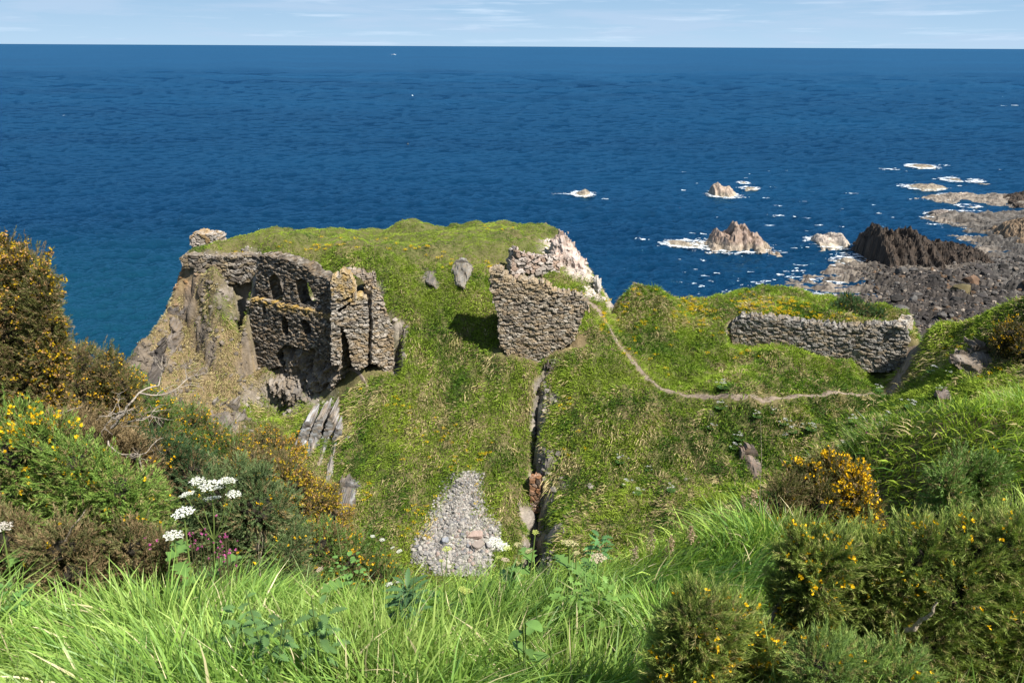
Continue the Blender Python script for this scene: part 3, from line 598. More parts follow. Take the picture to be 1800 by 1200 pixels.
SCREE_PX = [(800,832),(838,828),(845,850),(842,872),(850,905),(878,925),(880,950),(858,975),(850,1012),(780,1010),(722,985),(735,945),(760,915),(772,880),(790,862)]
scree_xy = [hit(*p)[:2] for p in SCREE_PX]
def turf(name, N_, xr, yr, fn_len, nb, label, seed=1, wmul=1.0, upr=0.35, strawmul=1.0):
    g = np.random.default_rng(seed)
    x = g.uniform(*xr, N_); y = g.uniform(*yr, N_)
    nrm = interp(TN, x, y); area = 1 / nrm[:, 2]
    rk = interp(rock, x, y); dc = interp(TDC, x, y)
    keep = g.random(N_) < np.clip(area / 2.2, .3, 1) * (1 - .93 * np.clip(rk * 1.2, 0, 1))
    keep &= dc > -0.9
    # inside the view with a margin for side steps
    keep &= np.abs(x) < y * .78 + 3
    pdn = np.full(N_, 9.0); pdn[keep] = path_dist(x[keep], y[keep]); keep &= pdn > .03 + .2 * g.random(N_)
    keep &= ~pip(x + .45 * perlin(x * 1.6, y * 1.6) + g.normal(size=N_) * .16, y + .45 * perlin(x * 1.6, y * 1.6, 5), scree_xy) | (g.random(N_) < .035)
    for (aL, aR, bpl, reach, back) in WALLCUT:
        o_, e_, n_, L_ = vplane(aL, aR); u_ = (x - o_[0]) * e_[0] + (y - o_[1]) * e_[1]; s_ = (x - o_[0]) * n_[0] + (y - o_[1]) * n_[1]
        keep &= ~((u_ > 0) & (u_ < L_) & (s_ > -back - .1) & (s_ < .25)); keep &= ~((u_ > 0) & (u_ < L_) & (s_ > -back - 1.0) & (s_ < 0) & (nrm[:, 2] < .62))
    x, y, nrm, rk = x[keep], y[keep], nrm[keep], rk[keep]; z = interp(TZd, x, y); dr = interp(dry, x, y); lf = interp(left, x, y)
    n = len(x); print(name, n, 'tufts')
    plat = sstep(60.5, 63, y) * (z > 22.5) * (x < 8)
    hp = fbm(x * .8, y * .8, z * .6, 71, 3); h2 = fbm(x * .25, y * .25, z * .2, 73, 3)
    straw = g.random(n) < np.clip(.03 + .5 * (dr - .3) + .28 * hp + .32 * lf - .35 * plat, 0, .85) * strawmul
    dk = g.random(n) < np.clip(.10 - .75 * h2 + .34 * (x > 2) * (y < 50.5), 0, .8)  # extra dark tufts on the spur: darker growth plus its shade in the colour
    c = np.zeros((n, 3)); gcol = np.array([.15, .25, .024]); g2 = np.array([.28, .355, .045]); g3 = np.array([.055, .115, .016]); s1 = np.array([.50, .41, .22]); s2 = np.array([.33, .27, .12])
    t = np.clip(.45 + .6 * h2 + .35 * plat, 0, 1)[:, None]; c[:] = gcol + (g2 - gcol) * t
    c[dk] = g3
    ts_ = g.random((n, 1)); c[straw] = (s1 + (s2 - s1) * ts_)[straw]
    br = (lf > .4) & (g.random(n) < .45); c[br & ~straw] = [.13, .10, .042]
    c *= (.75 + .5 * g.random((n, 1)))
    # blades
    k = nb; bi = np.repeat(np.arange(n), k)
    size = fn_len * (.7 + .7 * g.random(n)) * (1 + .25 * straw) * (1 - .45 * plat) * (1 - .3 * lf)
    down = nrm.copy(); down[:, 2] = 0; dl = unit(down); dwn = np.stack([dl[:, 0], dl[:, 1], -np.linalg.norm(nrm[:, :2], axis=1)], 1)
    d = unit(nrm[bi] * .55 + dwn[bi] * (.35 + .5 * straw[bi][:, None]) + np.array([0, 0, upr]) + g.normal(size=(len(bi), 3)) * .42)
    base = np.stack([x, y, z], 1)[bi] + g.normal(size=(len(bi), 3)) * (size[bi] * .38)[:, None] * np.array([1, 1, .15])
    base[:, 2] = interp(TZd, base[:, 0], base[:, 1]) - .03
    Lb = size[bi] * (.6 + .6 * g.random(len(bi))); Wb = (.028 + .02 * g.random(len(bi))) * wmul * (size[bi] / .3)
    cb = c[bi] * (.8 + .4 * g.random((len(bi), 1)))
    V, q, t3, cc = blades_tri(base, d, Lb, Wb, cb)
    o = obj(name, make_mesh(name, V, [q, t3], M_TUFT, cc)); tag(o, label, 'grass', kind='stuff'); return o
turf('turf_grass', 215000, (-31, 40), (38, 75), .26, 9, 'tussocky green and straw turf covering the headland and saddle')
# ------------------------------------------------------------------ rocky foreshore
def zpoly(pts): return [Pz(*p)[:2] for p in pts]
SHORE = zpoly([(1490,620),(1490,540),(1505,520),(1500,500),(1490,470),(1530,462),(1580,475),(1640,478),(1700,455),(1740,440),(1700,425),(1680,405),(1710,388),(1800,378),(2000,372),(2300,400),(2300,600),(2300,660)])
LEDGE1 = zpoly([(1618,349),(1660,344),(1720,346),(1800,345),(2000,338),(2000,366),(1800,364),(1770,358),(1700,354),(1660,354)])
LEDGE2 = zpoly([(1632,384),(1660,376),(1720,380),(1800,376),(1900,380),(1900,410),(1760,408),(1700,400),(1660,392)])
REEF = zpoly([(1320,560),(1330,530),(1350,512),(1385,500),(1420,480),(1450,490),(1480,470),(1500,468),(1560,500),(1600,540),(1600,640),(1320,600)])
fx = np.arange(28, 215, .45); fy = np.arange(78, 260, .45); FX, FY = np.meshgrid(fx, fy)
s1 = sdist(FX, FY, SHORE); s2_ = sdist(FX, FY, LEDGE1); s3 = sdist(FX, FY, LEDGE2); s4 = sdist(FX, FY, REEF)
# bedding runs obliquely across the shore
th = math.radians(-24); A_ = FX * math.cos(th) + FY * math.sin(th); B_ = -FX * math.sin(th) + FY * math.cos(th)
strat = ridged(A_ * .05, B_ * .33, 0, 101, 5); lump = fbm(FX * .35, FY * .35, 0, 103, 5); lump2 = ridged(FX * .22, FY * .22, 0, 105, 5)
h1 = np.clip(s1 / 9, -1.5, 1) * 1.1 + 2.0 * (strat - .25) + .55 * lump + .5 * lump2
h2 = np.clip(s2_ / 3, -1.5, 1) * .9 + .8 * (strat - .2) + .5 * lump
h3 = np.clip(s3 / 3, -1.5, 1) * 1.0 + 1.3 * (strat - .2) + .6 * lump
h4 = np.clip(s4 / 6, -1.5, .45) * 1.0 - .62 + 1.2 * (strat - .3) + .75 * lump
FZ = np.maximum.reduce([h1 - .75 * sstep(138, 160, FY), h2, h3, h4]) - 3.0 * sstep(-1.5, -6, np.maximum.reduce([s1, s2_, s3, s4])); FZ = np.maximum(FZ + .1 * fbm(FX * 1.3, FY * 1.3, 0, 107, 3), -2)
# the beach climbs towards the foot of the cliffs
FZ = FZ + np.clip((112 - FY) / 20, 0, 1) * 1.6 * (s1 > 0) + sstep(100, 70, FY) * 3 * (s1 > 4)
dark = sstep(Pz(1560, 520)[0] - 4, Pz(1560, 520)[0] + 5, FX + 2.5 * lump + (FY - 128) * -.35) * sstep(2, 7, s1)
dark = np.maximum(dark, .75 * sstep(.7, 1.3, FZ) * (s3 > 0))
dark = np.maximum(dark, .9 * sstep(-3, 5, sdist(FX, FY, zpoly([(1690,400),(1740,392),(1900,388),(2300,400),(2300,640),(1560,640),(1520,520),(1760,468),(1745,445)])) + 4 * lump))
dark = np.maximum(dark, .8 * sstep(.05, .5, fbm(FX * .22, FY * .5, 0, 119, 4)))
ft = np.clip(.5 + .7 * fbm(FX * .5, FY * .5, 0, 111, 4), 0, 1)
grey = np.clip(sstep(80, 92, FX + 3 * lump) * .75, 0, 1)
FC0 = 1.0
ft2 = np.clip(.45 + 1.1 * fbm(FX * 1.1, FY * 1.1, 0, 117, 4), 0, 1)
FC = L3(np.array([.23, .195, .155]) * np.ones(FX.shape + (3,)), (.085, .068, .056), ft2)
fd = L3(np.array([.016, .014, .013]) * np.ones(FX.shape + (3,)), (.052, .043, .036), ft)
fd = L3(fd, (.12, .115, .105), grey * ft * .8)
FC = FC * (1 - .6 * np.clip((.2 - strat) * 2.5, 0, 1))[..., None]; FC = FC * (1 - .65 * sstep(-2, 6, s1))[..., None]; fd = fd * (1.25 - .9 * np.clip((.25 - strat) * 2.5, 0, 1))[..., None]
FC = L3(FC, (0, 0, 0), np.zeros(FX.shape)) * (1 - dark[..., None]) + fd * dark[..., None]
ny_, nx_ = FX.shape; idx = np.arange(nx_ * ny_).reshape(ny_, nx_)
FQ = np.stack([idx[:-1, :-1], idx[:-1, 1:], idx[1:, 1:], idx[1:, :-1]], -1)
okf = np.maximum.reduce([FZ[:-1, :-1], FZ[1:, 1:], FZ[1:, :-1], FZ[:-1, 1:]]) > -.6
foreshore = obj('foreshore', make_mesh('foreshore', np.stack([FX, FY, FZ], -1).reshape(-1, 3), [FQ[okf]], M_ROCK, FC.reshape(-1, 3))); tag(foreshore, 'dark and pale wave cut rock shelves below the cliffs', kind='structure')
def shore_z(x, y):
    i = int((y - 78) / .45); j = int((x - 28) / .45)
    return float(FZ[i, j]) if 0 <= i < FZ.shape[0] and 0 <= j < FZ.shape[1] else 0.0

# ------------------------------------------------------------------ rocks standing in the sea
def rock_skyline(name, prof, base_py, depth, label, cat='sea rock', cols=((.40,.33,.27),(.62,.53,.46),(.20,.15,.12)), seed=0, zb=0.0, strata=.5, tiltk=.8, group=None, cell=.22, wave=True):
    """prof: skyline [(px,py)...] left to right; the rock sits at the distance where its waterline meets the sea"""
    pc = Pz((prof[0][0] + prof[-1][0]) / 2, base_py, zb); D = pc[1] + depth * .45
    uu = [P(px, py, D) for px, py in prof]; ux = np.array([p[0] for p in uu]); uz = np.array([p[2] for p in uu])
    w = ux[-1] - ux[0]
    X = np.arange(ux[0] - .8, ux[-1] + .8, cell); Y = np.arange(D - depth * .8, D + depth * .8, cell); GX, GY = np.meshgrid(X, Y)
    H = np.interp(GX, ux, uz - zb, left=-.5, right=-.5)
    v = (GY - D + .25 * depth * fbm(GX * .4, 0, 0, seed, 2)) / (depth * .62)
    env = np.clip(1 - np.abs(v) ** 1.7, -.4, 1)
    hm = max(uz.max() - zb, .6)
    st = ridged((GX * math.cos(tiltk) + GY * math.sin(tiltk)) * 1.5 / math.sqrt(hm), (GY * math.cos(tiltk) - GX * math.sin(tiltk)) * .3, 0, seed + 3, 5)
    Z = H * env + 1.25 * strata * math.sqrt(hm) * .55 * (st - .35) * np.clip(env + .3, 0, 1) + .12 * math.sqrt(hm) * fbm(GX * 1.5, GY * 1.5, 0, seed + 5, 4) - .25
    Z = np.floor(Z / (.16 * math.sqrt(hm)) + .35 * fbm(GX, GY, 0, seed + 7, 2)) * (.16 * math.sqrt(hm)) * .45 + Z * .55
    Z = np.where(env < 0, np.minimum(Z, -.4), Z)
    t = np.clip(.5 + .8 * fbm(GX * .9, GY * .9, Z * 1.2, seed + 9, 4), 0, 1)
    c0, c1, c2 = cols
    C = L3(np.array(c0) * np.ones(GX.shape + (3,)), c1, t); C = L3(C, c2, np.clip((.30 - st) * 3, 0, .9))
    if wave: C = L3(C, (.30, .26, .19), .5 * sstep(.32 * hm + .3, .22 * hm, Z + .15 * fbm(GX, GY, 0, seed, 2)))   # barnacled band at the waterline
    n2, n1 = GX.shape; ix = np.arange(n1 * n2).reshape(n2, n1); Q = np.stack([ix[:-1, :-1], ix[:-1, 1:], ix[1:, 1:], ix[1:, :-1]], -1)
    ok = np.maximum.reduce([Z[:-1, :-1], Z[1:, 1:], Z[1:, :-1], Z[:-1, 1:]]) > -.9
    base = np.array([pc[0], D, zb])
    V = np.stack([GX, GY, Z + zb], -1).reshape(-1, 3) - base
    o = obj(name, make_mesh(name, V, [Q[ok]], M_ROCK, C.reshape(-1, 3)), None, base); tag(o, label, cat, group)
    return base, w, depth
PINK = ((.15,.105,.075),(.33,.25,.205),(.045,.03,.02)); BUFF = ((.13,.105,.08),(.27,.23,.175),(.05,.04,.03)); DARK = ((.022,.018,.015),(.062,.044,.031),(.007,.006,.006))
FO = []   # foam rings: centre, half width, half depth, strength
def sr(*a, foam=1.0, **k):
    b, w, d = rock_skyline(*a, **k)
    if foam: FO.append((b[0], b[1] - d * .1, w * .62, d * .8, foam))
sr('sea_stack', [(1236,434),(1246,424),(1256,412),(1262,405),(1268,410),(1280,403),(1289,391),(1297,394),(1306,394),(1316,404),(1330,410),(1338,420),(1346,430),(1351,440)], 441, 9.0, 'large pinkish peaked rock standing in the sea with a low tail', seed=201, cols=PINK, strata=1.1, foam=.7)
sr('sea_rock', [(1174,426),(1185,421),(1200,422),(1215,427),(1228,427),(1240,424),(1246,434)], 434, 5.0, 'low foam washed reef trailing left of the large peaked rock', seed=203, cols=BUFF, foam=1.3)
sr('sea_rock', [(1251,342),(1254,326),(1263,320),(1270,327),(1282,326),(1290,334),(1297,344)], 347, 8.0, 'craggy brown notched rock standing alone further out at sea', seed=205, cols=((.20,.15,.11),(.36,.28,.22),(.08,.06,.05)), foam=1.1)
sr('sea_rock', [(1306,334),(1314,328),(1326,328),(1334,333)], 334, 4.0, 'small pale flat rock just right of the craggy notched rock', seed=207, cols=BUFF, foam=1.4)
sr('sea_rock', [(1300,323),(1308,318),(1316,323)], 324, 3.0, 'tiny rock almost lost in surf behind the craggy notched rock', seed=208, cols=BUFF, foam=1.5)
sr('sea_rock', [(1008,344),(1018,336),(1028,331),(1036,336),(1040,344)], 345, 6.0, 'small pointed rock in white surf straight out beyond the headland', seed=209, cols=BUFF, foam=1.6)
sr('sea_rock', [(1604,294),(1616,289),(1632,288),(1646,294)], 296, 8.0, 'low dark topped rock, farthest out of those on the right', seed=211, cols=BUFF, foam=1.3)
sr('sea_rock', [(1600,329),(1615,323),(1640,322),(1658,326),(1662,332)], 334, 8.0, 'long flat pale rock nearest the horizon side of the ledges', seed=213, cols=BUFF, foam=1.0)
sr('sea_rock', [(1668,319),(1680,312),(1692,317),(1706,316),(1722,320)], 320, 7.0, 'broken rock awash in surf right of the long flat pale rock', seed=215, cols=BUFF, foam=1.5)
sr('sea_rock', [(1430,420),(1440,410),(1456,414),(1462,408),(1478,407),(1486,418),(1490,428)], 434, 8.0, 'low twin ridged grey brown rock between the peaked rock and dark crag', seed=217, cols=((.24,.20,.17),(.42,.36,.30),(.11,.09,.08)), foam=.5)
sr('sea_rock', [(1636,382),(1640,371),(1655,367),(1668,368),(1674,380)], 384, 6.0, 'square dark block at the seaward end of the near ledge', seed=219, cols=((.10,.085,.075),(.24,.2,.17),(.03,.03,.03)), foam=.4)
sr('sea_rock', [(1660,350),(1675,341),(1690,338),(1705,337),(1712,348)], 350, 7.0, 'brown hump of rock on the far ledge', seed=221, cols=((.24,.18,.13),(.42,.34,.27),(.1,.08,.06)), foam=.3)
sr('sea_rock', [(1690,364),(1700,361),(1712,361),(1722,365)], 366, 4.0, 'little rock in surf between the two ledges', seed=222, cols=BUFF, foam=1.5)
sr('sea_rock', [(1470,462),(1482,452),(1500,453),(1516,462)], 464, 4.0, 'flat buff slab in the shallows left of the dark crag', seed=223, cols=BUFF, foam=.3)
sr('sea_rock', [(1534,462),(1542,454),(1556,458),(1570,467)], 468, 4.0, 'small brown slab in the pool in front of the dark crag', seed=225, cols=((.26,.21,.17),(.4,.34,.29),(.1,.09,.08)), foam=0)
sr('dark_crag', [(1524,440),(1532,412),(1540,402),(1550,400),(1558,410),(1570,408),(1580,418),(1588,412),(1597,408),(1608,406),(1616,418),(1630,422),(1640,432),(1660,432),(1690,438),(1712,440),(1735,452),(1758,470)], 474, 17.0, 'big dark saw toothed crag on the foreshore', 'crag', seed=227, cols=DARK, strata=1.25, tiltk=.6, cell=.2, wave=False, foam=.15)
sr('dark_crag', [(1752,415),(1775,392),(1800,388),(1850,384),(1900,380),(1960,400)], 432, 14.0, 'dark layered rock shelf with orange streaks at the right edge', 'crag', seed=229, cols=((.10,.075,.05),(.22,.15,.09),(.04,.03,.025)), strata=.9, cell=.35, wave=False, foam=0)
sr('dark_crag', [(1765,350),(1785,342),(1800,336),(1830,330),(1880,350)], 362, 12.0, 'dark rock rise at the right end of the far ledge', 'crag', seed=231, cols=DARK, cell=.35, wave=False, foam=0)

# ------------------------------------------------------------------ surf
def foam_mesh():
    Vs = []; Fs = []; off = 0
    def grid(cx, cy, hw, hd, fn, cell):
        nonlocal off
        X = np.arange(cx - hw, cx + hw, cell); Y = np.arange(cy - hd, cy + hd, cell)
        if len(X) < 2 or len(Y) < 2: return
        GX, GY = np.meshgrid(X, Y); keep = fn(GX[:-1, :-1], GY[:-1, :-1])
        ix = np.arange(GX.size).reshape(GX.shape) + off
        Q = np.stack([ix[:-1, :-1], ix[:-1, 1:], ix[1:, 1:], ix[1:, :-1]], -1)[keep]
        Vs.append(np.stack([GX, GY, .34 + .10 * perlin(GX, GY)], -1).reshape(-1, 3)); Fs.append(Q); off += GX.size
    for i, (cx, cy, hw, hd, s) in enumerate(FO):
        def fn(x, y, cx=cx, cy=cy, hw=hw, hd=hd, s=s, i=i):
            r = np.hypot((x - cx) / (hw + .5), (y - cy) / (hd + .5))
            n = fbm(x * .35, y * .8, i, 301, 4) + .5 * fbm(x * 1.6, y * 2.6, i, 305, 2)
            fr = fbm(x * .9, y * 2.6, i, 307, 4)
            return (n + .8 * fr) > np.abs(r - .72) * 3.4 - .36 * s + .02
        grid(cx, cy, hw * 1.9, hd * 1.8, fn, .2)
    for i, (px, py, w, h) in enumerate([(990,343,26,2.2),(1125,423,22,3),(1360,381,18,3),(1305,452,20,2.5),(1565,299,26,2.5),(1650,292,40,1.8),(1235,413,14,2.5),(1345,350,14,1.5),(1310,349,10,1.2),(1500,342,16,1.5),(1358,495,14,4),(1250,497,10,2),(1230,507,10,2.5),(1200,466,10,1.5),(1262,483,8,2),(1690,329,14,1.5),(1195,459,6,1.2),
                                        (1385,512,40,7),(1450,520,50,8),(1360,525,40,6),(1430,495,45,6),(1480,545,40,5),(1340,500,30,6),(1380,490,30,6),(1400,520,30,7),(1345,525,24,6),(1690,372,60,3),(1700,405,40,4),(1640,352,50,3),(1500,488,40,5),(1400,480,30,5),(1470,500,40,6),(1530,530,30,5),(1570,384,12,2),(1545,377,8,1.5),(1640,396,26,3),(1690,392,30,3),(1630,352,16,2),(1620,384,10,2),(1783,186,5,.8),(1765,187,10,.5),(690,96,4,.5),(1190,366,4,.8),(1065,352,10,1.5),(1500,541,20,3),(110,204,5,.6),(1180,435,30,3.5),(1275,350,30,3)]):
        c = Pz(px, py); w_ = (Pz(px + w, py) - c)[0]; h_ = abs((Pz(px, py - h) - c)[1])
        def fn(x, y, c=c, w_=w_, h_=h_, i=i):
            r = np.hypot((x - c[0]) / w_, (y - c[1]) / h_); n = fbm(x * .4, y * .7, i, 311, 4) + .5 * fbm(x * 1.5, y * 2.2, i, 315, 2)
            return n + .7 * fbm(x * .8, y * 3.0, i, 317, 3) > r * 1.3 - .18
        cell = .28 if c[1] < 400 else .8 if c[1] < 1000 else 2.5
        grid(c[0], c[1], w_ * 1.3, h_ * 1.3, fn, cell)
    # scattered flecks over the inshore water
    g = np.random.default_rng(9)
    for i in range(150):
        px = g.uniform(1180, 1800); py = g.uniform(400, 545) if g.random() < .65 else g.uniform(300, 400)
        c = Pz(px, py); w_ = g.uniform(.5, 1.8); h_ = g.uniform(.3, .9)
        def fn(x, y, c=c, w_=w_, h_=h_, i=i):
            return fbm(x * .8, y * 2.2, i, 321, 4) > np.hypot((x - c[0]) / w_, (y - c[1]) / h_) * 1.1 - .28
        grid(c[0], c[1], w_, h_, fn, .16)
    return np.concatenate(Vs), np.concatenate(Fs)
fV, fF = foam_mesh()
M_FOAM, t_ = mat_new('sea_foam'); tc_ = N(t_, 'ShaderNodeTexCoord'); mpf = N(t_, 'ShaderNodeMapping'); mpf.inputs['Scale'].default_value = (1.0, 2.2, 1)
nf = N(t_, 'ShaderNodeTexNoise'); nf.inputs['Scale'].default_value = 1.1; nf.inputs['Detail'].default_value = 6; nf.inputs['Roughness'].default_value = .7; rf = N(t_, 'ShaderNodeValToRGB'); rf.color_ramp.elements[0].position = .40; rf.color_ramp.elements[1].position = .56
bf = N(t_, 'ShaderNodeBsdfDiffuse'); bf.inputs['Color'].default_value = (.66, .71, .74, 1); tf = N(t_, 'ShaderNodeBsdfTransparent'); mf = N(t_, 'ShaderNodeMixShader'); of_ = N(t_, 'ShaderNodeOutputMaterial')
t_.links.new(tc_.outputs['Object'], mpf.inputs[0]); t_.links.new(mpf.outputs[0], nf.inputs['Vector']); t_.links.new(nf.outputs['Fac'], rf.inputs[0]); t_.links.new(rf.outputs[0], mf.inputs[0]); t_.links.new(tf.outputs[0], mf.inputs[1]); t_.links.new(bf.outputs[0], mf.inputs[2]); t_.links.new(mf.outputs[0], of_.inputs['Surface'])
foam = obj('sea_foam', make_mesh('sea_foam', fV, [fF], M_FOAM, np.ones((len(fV), 3)) * np.array([.58, .63, .66]))); tag(foam, 'white surf and foam around the rocks', 'foam', kind='stuff')

# ------------------------------------------------------------------ boulders
def angular_stone(seed, sub=2, squash=(1, .8, .6), col=(.3, .27, .24), var=.25, cuts=7):
    """convex rock: a ball cut by random planes"""
    import bmesh
    g = np.random.default_rng(seed); bm = bmesh.new(); bmesh.ops.create_icosphere(bm, subdivisions=sub, radius=1.0)
    for k in range(cuts):
        nrm = Vector(g.normal(size=3)).normalized(); d = g.uniform(.45, .8)
        for v in bm.verts:
            e = v.co.dot(nrm) - d
            if e > 0: v.co -= nrm * e
    for v in bm.verts: v.co = Vector((v.co.x * squash[0], v.co.y * squash[1], v.co.z * squash[2])) * (1 + .06 * float(g.normal()))
    bm.verts.ensure_lookup_table()
    V = np.array([tuple(v.co) for v in bm.verts]); F = np.array([[v.index for v in f.verts] for f in bm.faces]); bm.free()
    return V, F
ST = [angular_stone(400 + i, 2, (1, g_, h_)) for i, (g_, h_) in enumerate([(.8, .6), (.65, .5), (.9, .75), (.55, .45), (.75, .7), (.85, .5)])]
ST1 = [angular_stone(430 + i, 1, (1, g_, h_), cuts=5) for i, (g_, h_) in enumerate([(.8, .6), (.65, .5), (.9, .75), (.55, .45), (.75, .7), (.85, .5)])]
def stone_cloud(name, pos, size, cols, mat, seed, label, cat):
    g = np.random.default_rng(seed); n = len(pos); Vs = []; Fs = []; Cs = []; off = 0
    for k in range(6):
        sel = np.where(np.arange(n) % 6 == k)[0]; V, F = ST1[k]; m = len(sel)
        if m == 0: continue
        a = g.uniform(0, 6.28, (m, 3)); ca, sa = np.cos(a), np.sin(a)
        R1 = np.zeros((m, 3, 3)); R1[:, 0, 0] = ca[:, 0]; R1[:, 0, 1] = -sa[:, 0]; R1[:, 1, 0] = sa[:, 0]; R1[:, 1, 1] = ca[:, 0]; R1[:, 2, 2] = 1
        t = a[:, 1] * .15; R2 = np.zeros((m, 3, 3)); R2[:, 0, 0] = 1; R2[:, 1, 1] = np.cos(t); R2[:, 1, 2] = -np.sin(t); R2[:, 2, 1] = np.sin(t); R2[:, 2, 2] = np.cos(t)
        W = np.einsum('nij,vj->nvi', R2 @ R1, V) * size[sel][:, None, None] + pos[sel][:, None]
        Vs.append(W.reshape(-1, 3)); Fs.append((F[None] + (np.arange(m) * len(V))[:, None, None]).reshape(-1, 3) + off); Cs.append(np.repeat(cols[sel], len(V), 0)); off += m * len(V)
    o = obj(name, make_mesh(name, np.concatenate(Vs), [np.concatenate(Fs)], mat, np.concatenate(Cs))); tag(o, label, cat, kind='stuff'); return o
stone_meshes = {}
def stone_obj(name, kind, loc, size, rz, tilt, label, cat, group, colr, sq=(1, 1, 1)):
    key = (kind % 6, tuple(round(c, 2) for c in colr), name)
    if key not in stone_meshes:
        V, F = ST[kind % 6]; stone_meshes[key] = make_mesh(name, V, [F], M_ROCK if name == 'boulder' else M_SCREE, np.ones((len(V), 3)) * np.array(colr))
    o = obj(name, stone_meshes[key], None, loc); o.scale = (size * sq[0], size * sq[1], size * sq[2]); o.rotation_euler = (tilt[0], tilt[1], rz); return tag(o, label, cat, group)
g = np.random.default_rng(21)
BC = [((.038,.033,.030), 'dark'), ((.080,.073,.066), 'grey'), ((.020,.018,.016), 'near black'), ((.18,.15,.12), 'buff'), ((.085,.055,.034), 'rusty brown')]
cnt = 0
while cnt < 200:
    px, py = g.uniform(1500, 1830), g.uniform(462, 600); q = Pz(px, py, 1.0)
    if sdist(q[0], q[1], SHORE) < 2: continue
    ci = g.choice(5, p=[.40, .22, .24, .05, .09]); s = .38 + 1.15 * g.random() ** 3.5
    stone_obj('boulder', int(g.integers(6)), (q[0], q[1], shore_z(q[0], q[1]) + s * .2), s, g.uniform(0, 6), (g.uniform(-.3, .3), g.uniform(-.3, .3)), BC[ci][1] + ' boulder lying among many on the dark beach below the saddle', 'boulder', BC[ci][1] + ' boulders strewn over the beach', BC[ci][0]); cnt += 1
q = Pz(1690, 526, 1.0); stone_obj('boulder', 2, (q[0], q[1], 1.8), 2.3, .5, (.1, .2), 'largest boulder of the beach, olive brown on top, shaped like a block', 'boulder', None, (.10,.08,.035), (1, .9, 1.15))
q = Pz(1612, 535, 1.0); stone_obj('boulder', 0, (q[0], q[1], 1.4), 1.9, 1.5, (.1, -.2), 'broad grey boulder left of the largest olive topped one', 'boulder', None, (.095,.09,.082))
q = Pz(1705, 500, 1.0); stone_obj('boulder', 4, (q[0], q[1], 1.5), 1.9, 2.5, (.1, -.1), 'reddish brown boulder just beyond the largest olive topped one', 'boulder', None, (.13,.08,.05))
n = 5200; px = g.uniform(1480, 1850, n); py = g.uniform(455, 612, n)
pp = np.array([Pz(a, b, 1.0) for a, b in zip(px, py)]); sd_ = sdist(pp[:, 0], pp[:, 1], SHORE); k = sd_ > 0; pp = pp[k]
for i in range(len(pp)): pp[i, 2] = shore_z(pp[i, 0], pp[i, 1]) + .05
sz = .16 + .42 * g.random(len(pp)) ** 2.5; cc = np.array([BC[i][0] for i in g.choice(5, len(pp), p=[.33, .27, .15, .17, .08])]) * g.uniform(.7, 1.5, (len(pp), 1))
stone_cloud('beach_rubble', pp, sz, cc, M_SCREE, 22, 'smaller stones covering the beach between the boulders', 'rubble')

# ------------------------------------------------------------------ scree fan in the gully
g = np.random.default_rng(33)
def in_px_poly(poly, n):
    xs = [p[0] for p in poly]; ys = [p[1] for p in poly]; out_ = []
    while len(out_) < n:
        a, b = g.uniform(min(xs), max(xs)), g.uniform(min(ys), max(ys))
        if pip(np.array([a + 8 * perlin(b * .06, 0) + g.normal() * 7]), np.array([b + g.normal() * 7]), poly)[0]:
            h = hit(a, b)
            if h is not None: out_.append((h, b))
    return out_
pts = in_px_poly(SCREE_PX, 9500); pos = np.array([p[0] for p in pts]); pyv = np.array([p[1] for p in pts])
big = sstep(850, 960, pyv); sz = (.045 + .08 * g.random(len(pos)) ** 2 + .08 * big * g.random(len(pos)) ** 2)
pal = np.array([(.47,.43,.38),(.36,.34,.32),(.56,.52,.46),(.24,.24,.25),(.50,.39,.33),(.44,.42,.36)])
cc = pal[g.choice(6, len(pos), p=[.34, .2, .18, .1, .08, .1])] * g.uniform(.32, .72, (len(pos), 1)); pos[:, 2] += sz * .2
stone_cloud('scree', pos, sz, cc, M_SCREE, 34, 'small loose stones of the pale scree fan', 'scree')
SCN = ['pale buff', 'grey', 'cream', 'blue grey', 'pinkish', 'sandy']
for i, (h, b) in enumerate(in_px_poly(SCREE_PX, 200)):
    ci = int(g.choice(6, p=[.34, .2, .18, .1, .08, .1])); s = .085 + .08 * g.random() + .11 * float(sstep(850, 980, b)) * g.random()
    stone_obj('scree_stone', int(g.integers(6)), tuple(h + np.array([0, 0, s * .35])), s, g.uniform(0, 6), (g.uniform(-.4, .4), g.uniform(-.4, .4)), SCN[ci] + ' angular stone lying in the scree fan of the gully', 'stone', SCN[ci] + ' stones of the scree', tuple(pal[ci] * .6))
def slab(px, py, dims, rz, tilt, label, col):
    import bmesh
    h = hit(px, py); bm = bmesh.new(); bmesh.ops.create_cube(bm, size=1.0); bmesh.ops.bevel(bm, geom=bm.edges[:], offset=.06, segments=2, affect='EDGES')
    bmesh.ops.subdivide_edges(bm, edges=bm.edges[:], cuts=2, use_grid_fill=True)
    V = np.array([tuple(v.co) for v in bm.verts]); fs = [np.array([[v.index for v in f.verts] for f in bm.faces if len(f.verts) == k]) for k in (3, 4)]
    bad = [f for f in bm.faces if len(f.verts) > 4]; bm.free()
    V = V + .11 * np.stack([fbm(V[:, 1] * 3, V[:, 2] * 3, px, 5, 3), fbm(V[:, 0] * 3, V[:, 2] * 3, px, 6, 3), fbm(V[:, 0] * 3, V[:, 1] * 3, px, 7, 3)], -1); V *= np.array(dims)
    o = obj('stone_slab', make_mesh('stone_slab', V, fs, M_SCREE, np.ones((len(V), 3)) * np.array(col)), None, tuple(h + np.array([0, 0, dims[2] * .3]))); o.rotation_euler = (tilt[0], tilt[1], rz)
    tag(o, label, 'stone slab')
slab(834, 943, (1.0, .5, .38), .05, (.3, 0), 'long pinkish block lying across the scree, topmost of the big blocks', (.30,.225,.19))
